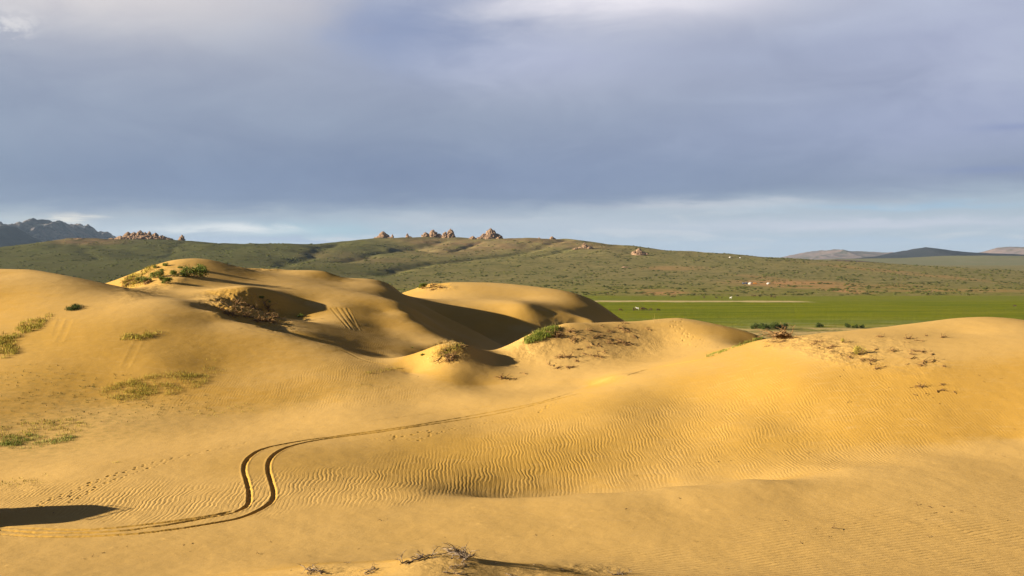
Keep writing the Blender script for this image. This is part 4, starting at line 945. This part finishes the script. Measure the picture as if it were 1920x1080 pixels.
# ------------------------------------------------------------------ vehicles (small van, parked just outside the left edge; blue truck by the tents)
m_vgreen = simple('van_paint', (.25, .28, .24), (.22, .25, .21), 1., .35, .5)
m_blue = simple('blue_paint', (.03, .09, .28), (.04, .1, .26), 1., .4, .5)
m_glass = simple('window_glass', (.02, .025, .03), (.03, .035, .04), 1., .1, .6)
m_tyre = simple('tyre_rubber', (.02, .02, .02), (.035, .03, .025), 5., .9, .1)
m_rim = simple('wheel_steel', (.4, .4, .38), (.3, .3, .3), 5., .5, .5)
m_chrome = simple('bumper_grey', (.3, .3, .3), (.25, .25, .25), 5., .4, .5)
m_tarp = simple('orange_tarp', (.5, .22, .05), (.42, .18, .04), 2., .8, .1)
def wheel(mb_parent, x, y, r=.38, w_=.22):
    a = MB(); a.prism([(x+r*math.cos(k*2*math.pi/24), r+r*math.sin(k*2*math.pi/24)) for k in range(24)], y-w_/2, y+w_/2); ob = a.build('wheel', m_tyre, mb_parent, bevel=.03)
    b_ = MB(); b_.prism([(x+r*.55*math.cos(k*2*math.pi/18), r+r*.55*math.sin(k*2*math.pi/18)) for k in range(18)], y-w_/2-.015, y+w_/2+.015); b_.build('rim', m_rim, ob)
def van():
    r = empty('parked_van', (0, 0, 0))
    b_ = MB(); b_.prism([(-2.15, .42), (2.1, .42), (2.2, .75), (2.15, 1.15), (1.85, 1.85), (1.6, 2.08), (-1.9, 2.12), (-2.12, 1.95), (-2.2, 1.1)], -.92, .92); b_.build('body', m_vgreen, r, bevel=.08)
    for sy in (-1, 1):
        for x0, x1 in ((-1.9, -1.1), (-1., -.2), (-.1, .7), (.85, 1.55)):
            q = MB(); q.box(((x0+x1)/2, sy*.925, 1.55), (x1-x0, .03, .5)); q.build('window', m_glass, r)
        for x in (-1.3, 1.3): wheel(r, x, sy*.8)
        h_ = MB(); h_.box((2.2, sy*.65, .85), (.06, .22, .22)); h_.build('headlight', m_rim, r, bevel=.02)
    q = MB(); q.quad((2.17, -.75, 1.22), (2.17, .75, 1.22), (1.905, .72, 1.8), (1.905, -.72, 1.8)); q.build('windscreen', m_glass, r)
    q = MB(); q.box((2.27, 0, .5), (.12, 1.8, .16)); q.build('bumper', m_chrome, r, bevel=.03)
    q = MB()
    for y in (-.75, .75): q.tube([(-1.7, y, 2.3), (1.4, y, 2.3)], .02, 6)
    for x in (-1.6, -.8, 0, .8, 1.3): q.tube([(x, -.75, 2.3), (x, .75, 2.3)], .016, 6); q.tube([(x, .75, 2.05), (x, .75, 2.3)], .016, 6); q.tube([(x, -.75, 2.05), (x, -.75, 2.3)], .016, 6)
    q.build('roof_rack', m_chrome, r)
    return r
VX, VY, VR = -30.5, 58.9, 62.
v_ = van(); v_.location = (VX, VY, float(lut(VX, VY))-.04); v_.rotation_euler = (0, 0, R(VR)); tag(v_, 'grey green van parked at the end of the tyre tracks', 'van')
p = gh(1397, 533, 1000, 2400); r = empty('blue_truck', p, .2); tag(r, 'small blue truck left of the white tent', 'truck')
q = MB(); q.prism([(1.2, .6), (2.8, .6), (2.85, 1.3), (2.4, 2.1), (1.2, 2.15)], -.95, .95); q.build('cab', m_blue, r, bevel=.06)
q = MB(); q.box((-.9, 0, 1.3), (4., 2., .9)); q.build('cargo_bed', m_blue, r, bevel=.04)
for sy in (-1, 1):
    for x in (-1.6, 2.): wheel(r, x, sy*.85, .42)
q = MB(); q.box((2., -.96, 1.7), (.7, .04, .45)); q.build('window', m_glass, r)
p = gh(1415.5, 532.5, 1000, 2400); q = MB(); q.prism([(-2.6, 0), (2.6, 0), (2.3, 1.1), (1.2, 1.7), (-1.4, 1.6), (-2.3, 1.)], -1.2, 1.2); o = q.build('covered_pile', m_tarp, None, bevel=.25); o.location = p; tag(o, 'orange covered pile right of the white tent', 'pile')

# ------------------------------------------------------------------ horses and cattle
m_dkh = simple('dark_brown_coat', (.045, .022, .012), (.06, .03, .016), 2., .7, .2)
m_bay = simple('bay_coat', (.13, .05, .02), (.16, .065, .025), 2., .7, .2)
m_wh = simple('white_coat', (.55, .53, .49), (.46, .44, .40), 2., .8, .2)
m_mane = simple('black_hair', (.012, .01, .008), (.02, .015, .012), 2., .8, .1)
def skin(name, verts, edges, radii, root=0, sub=1):
    me = bpy.data.meshes.new(name); me.from_pydata(verts, edges, []); o = bpy.data.objects.new(name, me); col.objects.link(o)
    o.modifiers.new('skin', 'SKIN'); sd = o.modifiers.new('sub', 'SUBSURF'); sd.levels = sub; sd.render_levels = sub
    for i, r in enumerate(radii): me.skin_vertices[0].data[i].radius = (r, r) if not isinstance(r, tuple) else r
    me.skin_vertices[0].data[root].use_root = True
    dg = bpy.context.evaluated_depsgraph_get(); m2 = bpy.data.meshes.new_from_object(o.evaluated_get(dg)); bpy.data.objects.remove(o)
    m2.polygons.foreach_set('use_smooth', [True]*len(m2.polygons)); m2.name = name; return m2
def horse_mesh(graze):
    V = [(-.55,0,1.12),(-.2,0,1.08),(.2,0,1.05),(.52,0,1.12),(-.78,0,1.2)]; E = [(4,0),(0,1),(1,2),(2,3)]; Rr = [.30,.31,.31,.27,.13]
    def ch(start, pts):
        k = start
        for (p, r) in pts: V.append(p); Rr.append(r); E.append((k, len(V)-1)); k = len(V)-1
    if graze: ch(3, [((.85,0,.95),.15),((1.1,0,.62),.12),((1.22,0,.34),.11),((1.30,0,.12),.065)])
    else: ch(3, [((.78,0,1.42),.16),((.98,0,1.68),.12),((1.16,0,1.62),.11),((1.42,0,1.40),.06)])
    for s in (-1, 1):
        ch(3, [((.5,.17*s,.82),.11),((.52,.17*s,.48),.06),((.5,.17*s,.12),.042),((.55,.17*s,.02),.06)])
        ch(0, [((-.55,.18*s,.85),.15),((-.48,.18*s,.62),.09),((-.68,.18*s,.45),.06),((-.62,.18*s,.12),.045),((-.57,.18*s,.02),.06)])
    return skin('horse', V, E, Rr, 1)
def hair_mesh(graze):
    V = [(-.84,0,1.22),(-1.0,0,1.0),(-1.02,0,.55)]; E = [(0,1),(1,2)]; Rr = [.05,.07,.03]
    tail = skin('tail', V, E, Rr)
    if graze: V = [(.55,0,1.36),(.88,0,1.1),(1.12,0,.78)]
    else: V = [(.55,0,1.38),(.72,0,1.58),(.95,0,1.82)]
    mane = skin('mane', V, E, [.05,.06,.04]); return tail, mane
HM = [horse_mesh(True), horse_mesh(False)]; HH = [hair_mesh(True), hair_mesh(False)]
def animal(u, v, typ, coat, rz, lab, s=1., grp_=None, hair=m_mane, Y=None):
    if Y is None: Y = CZ*F/(v-V0)
    x = (u-960)/F*Y; r = empty('horse', (x, Y, sh(x, Y)), rz, s); tag(r, lab, 'horse', grp_)
    me = HM[typ].copy(); me.materials.clear(); link_mesh('body', me, coat, r)
    for nm, m2 in zip(('tail', 'mane'), HH[typ]):
        m3 = m2.copy(); m3.materials.clear(); link_mesh(nm, m3, hair, r)
    return r
G2 = 'horses grazing on the green meadow'
for (u, v, typ, coat, rz, lab) in [(1188,582,1,m_dkh,1.4,'dark horse standing end-on, leftmost of the near herd'),(1195.5,581.5,1,m_wh,2.9,'white horse standing in the near herd on the meadow'),(1192,583,0,m_dkh,3.3,'dark horse grazing just in front of the white one'),
    (1203,582.5,0,m_bay,.3,'bay horse grazing right of the white one'),(1206,581,1,m_dkh,3.0,'dark horse standing in the middle of the near herd'),(1210,582.5,0,m_dkh,.1,'dark horse grazing at the right of the near herd group'),(1220,583,0,m_dkh,2.8,'single dark horse, nearer of the two right of the herd'),(1234,583.5,0,m_dkh,.2,'single dark horse farthest right of the herd'),
    (1163,583.5,0,m_bay,.2,'bay horse grazing alone left of the herd beside the dune')]:
    animal(u, v, typ, coat, rz, lab, 1.15, G2)
for i, (u, v) in enumerate([(1260,558),(1265.5,558),(1320,559),(1343,560),(1353.5,560),(1370,560.5),(1383,556.5),(1410,556.5),(1415,556.5),(1424.5,557.5),(1446,557.5),(1452,559),(1446,557),(1140,552.5),(1903,576)]):
    w_h = i == 5
    animal(u, v, i % 2, m_wh if w_h else m_dkh, i*1.1, 'pale horse on the far meadow above the sandy strip' if w_h else ('dark horse alone on the meadow at the right edge' if i == 14 else 'tiny dark horse grazing on the far meadow'), 1.1, 'horses far off on the meadow')

# ------------------------------------------------------------------ distant air
hz = MB(); hz.box((0, 14900, 0), (160000, 31200, 1)); me = hz.me('haze')
for v in me.vertices: v.co.z = -9.5 if v.co.z < 0 else 470
m_h = bpy.data.materials.new('haze'); m_h.use_nodes = True; nt = m_h.node_tree
nt.nodes.remove(nt.nodes['Principled BSDF']); pv = nt.nodes.new('ShaderNodeVolumePrincipled')
pv.inputs['Color'].default_value = (.50, .70, 1., 1); pv.inputs['Density'].default_value = 1.8e-5; pv.inputs['Anisotropy'].default_value = .1
nt.links.new(pv.outputs[0], nt.nodes['Material Output'].inputs['Volume'])
o = link_mesh('haze', me, m_h); tag(o, 'thin blue air over the plain and the far hills', 'haze', kind='stuff')
sc.cycles.volume_bounces = 0
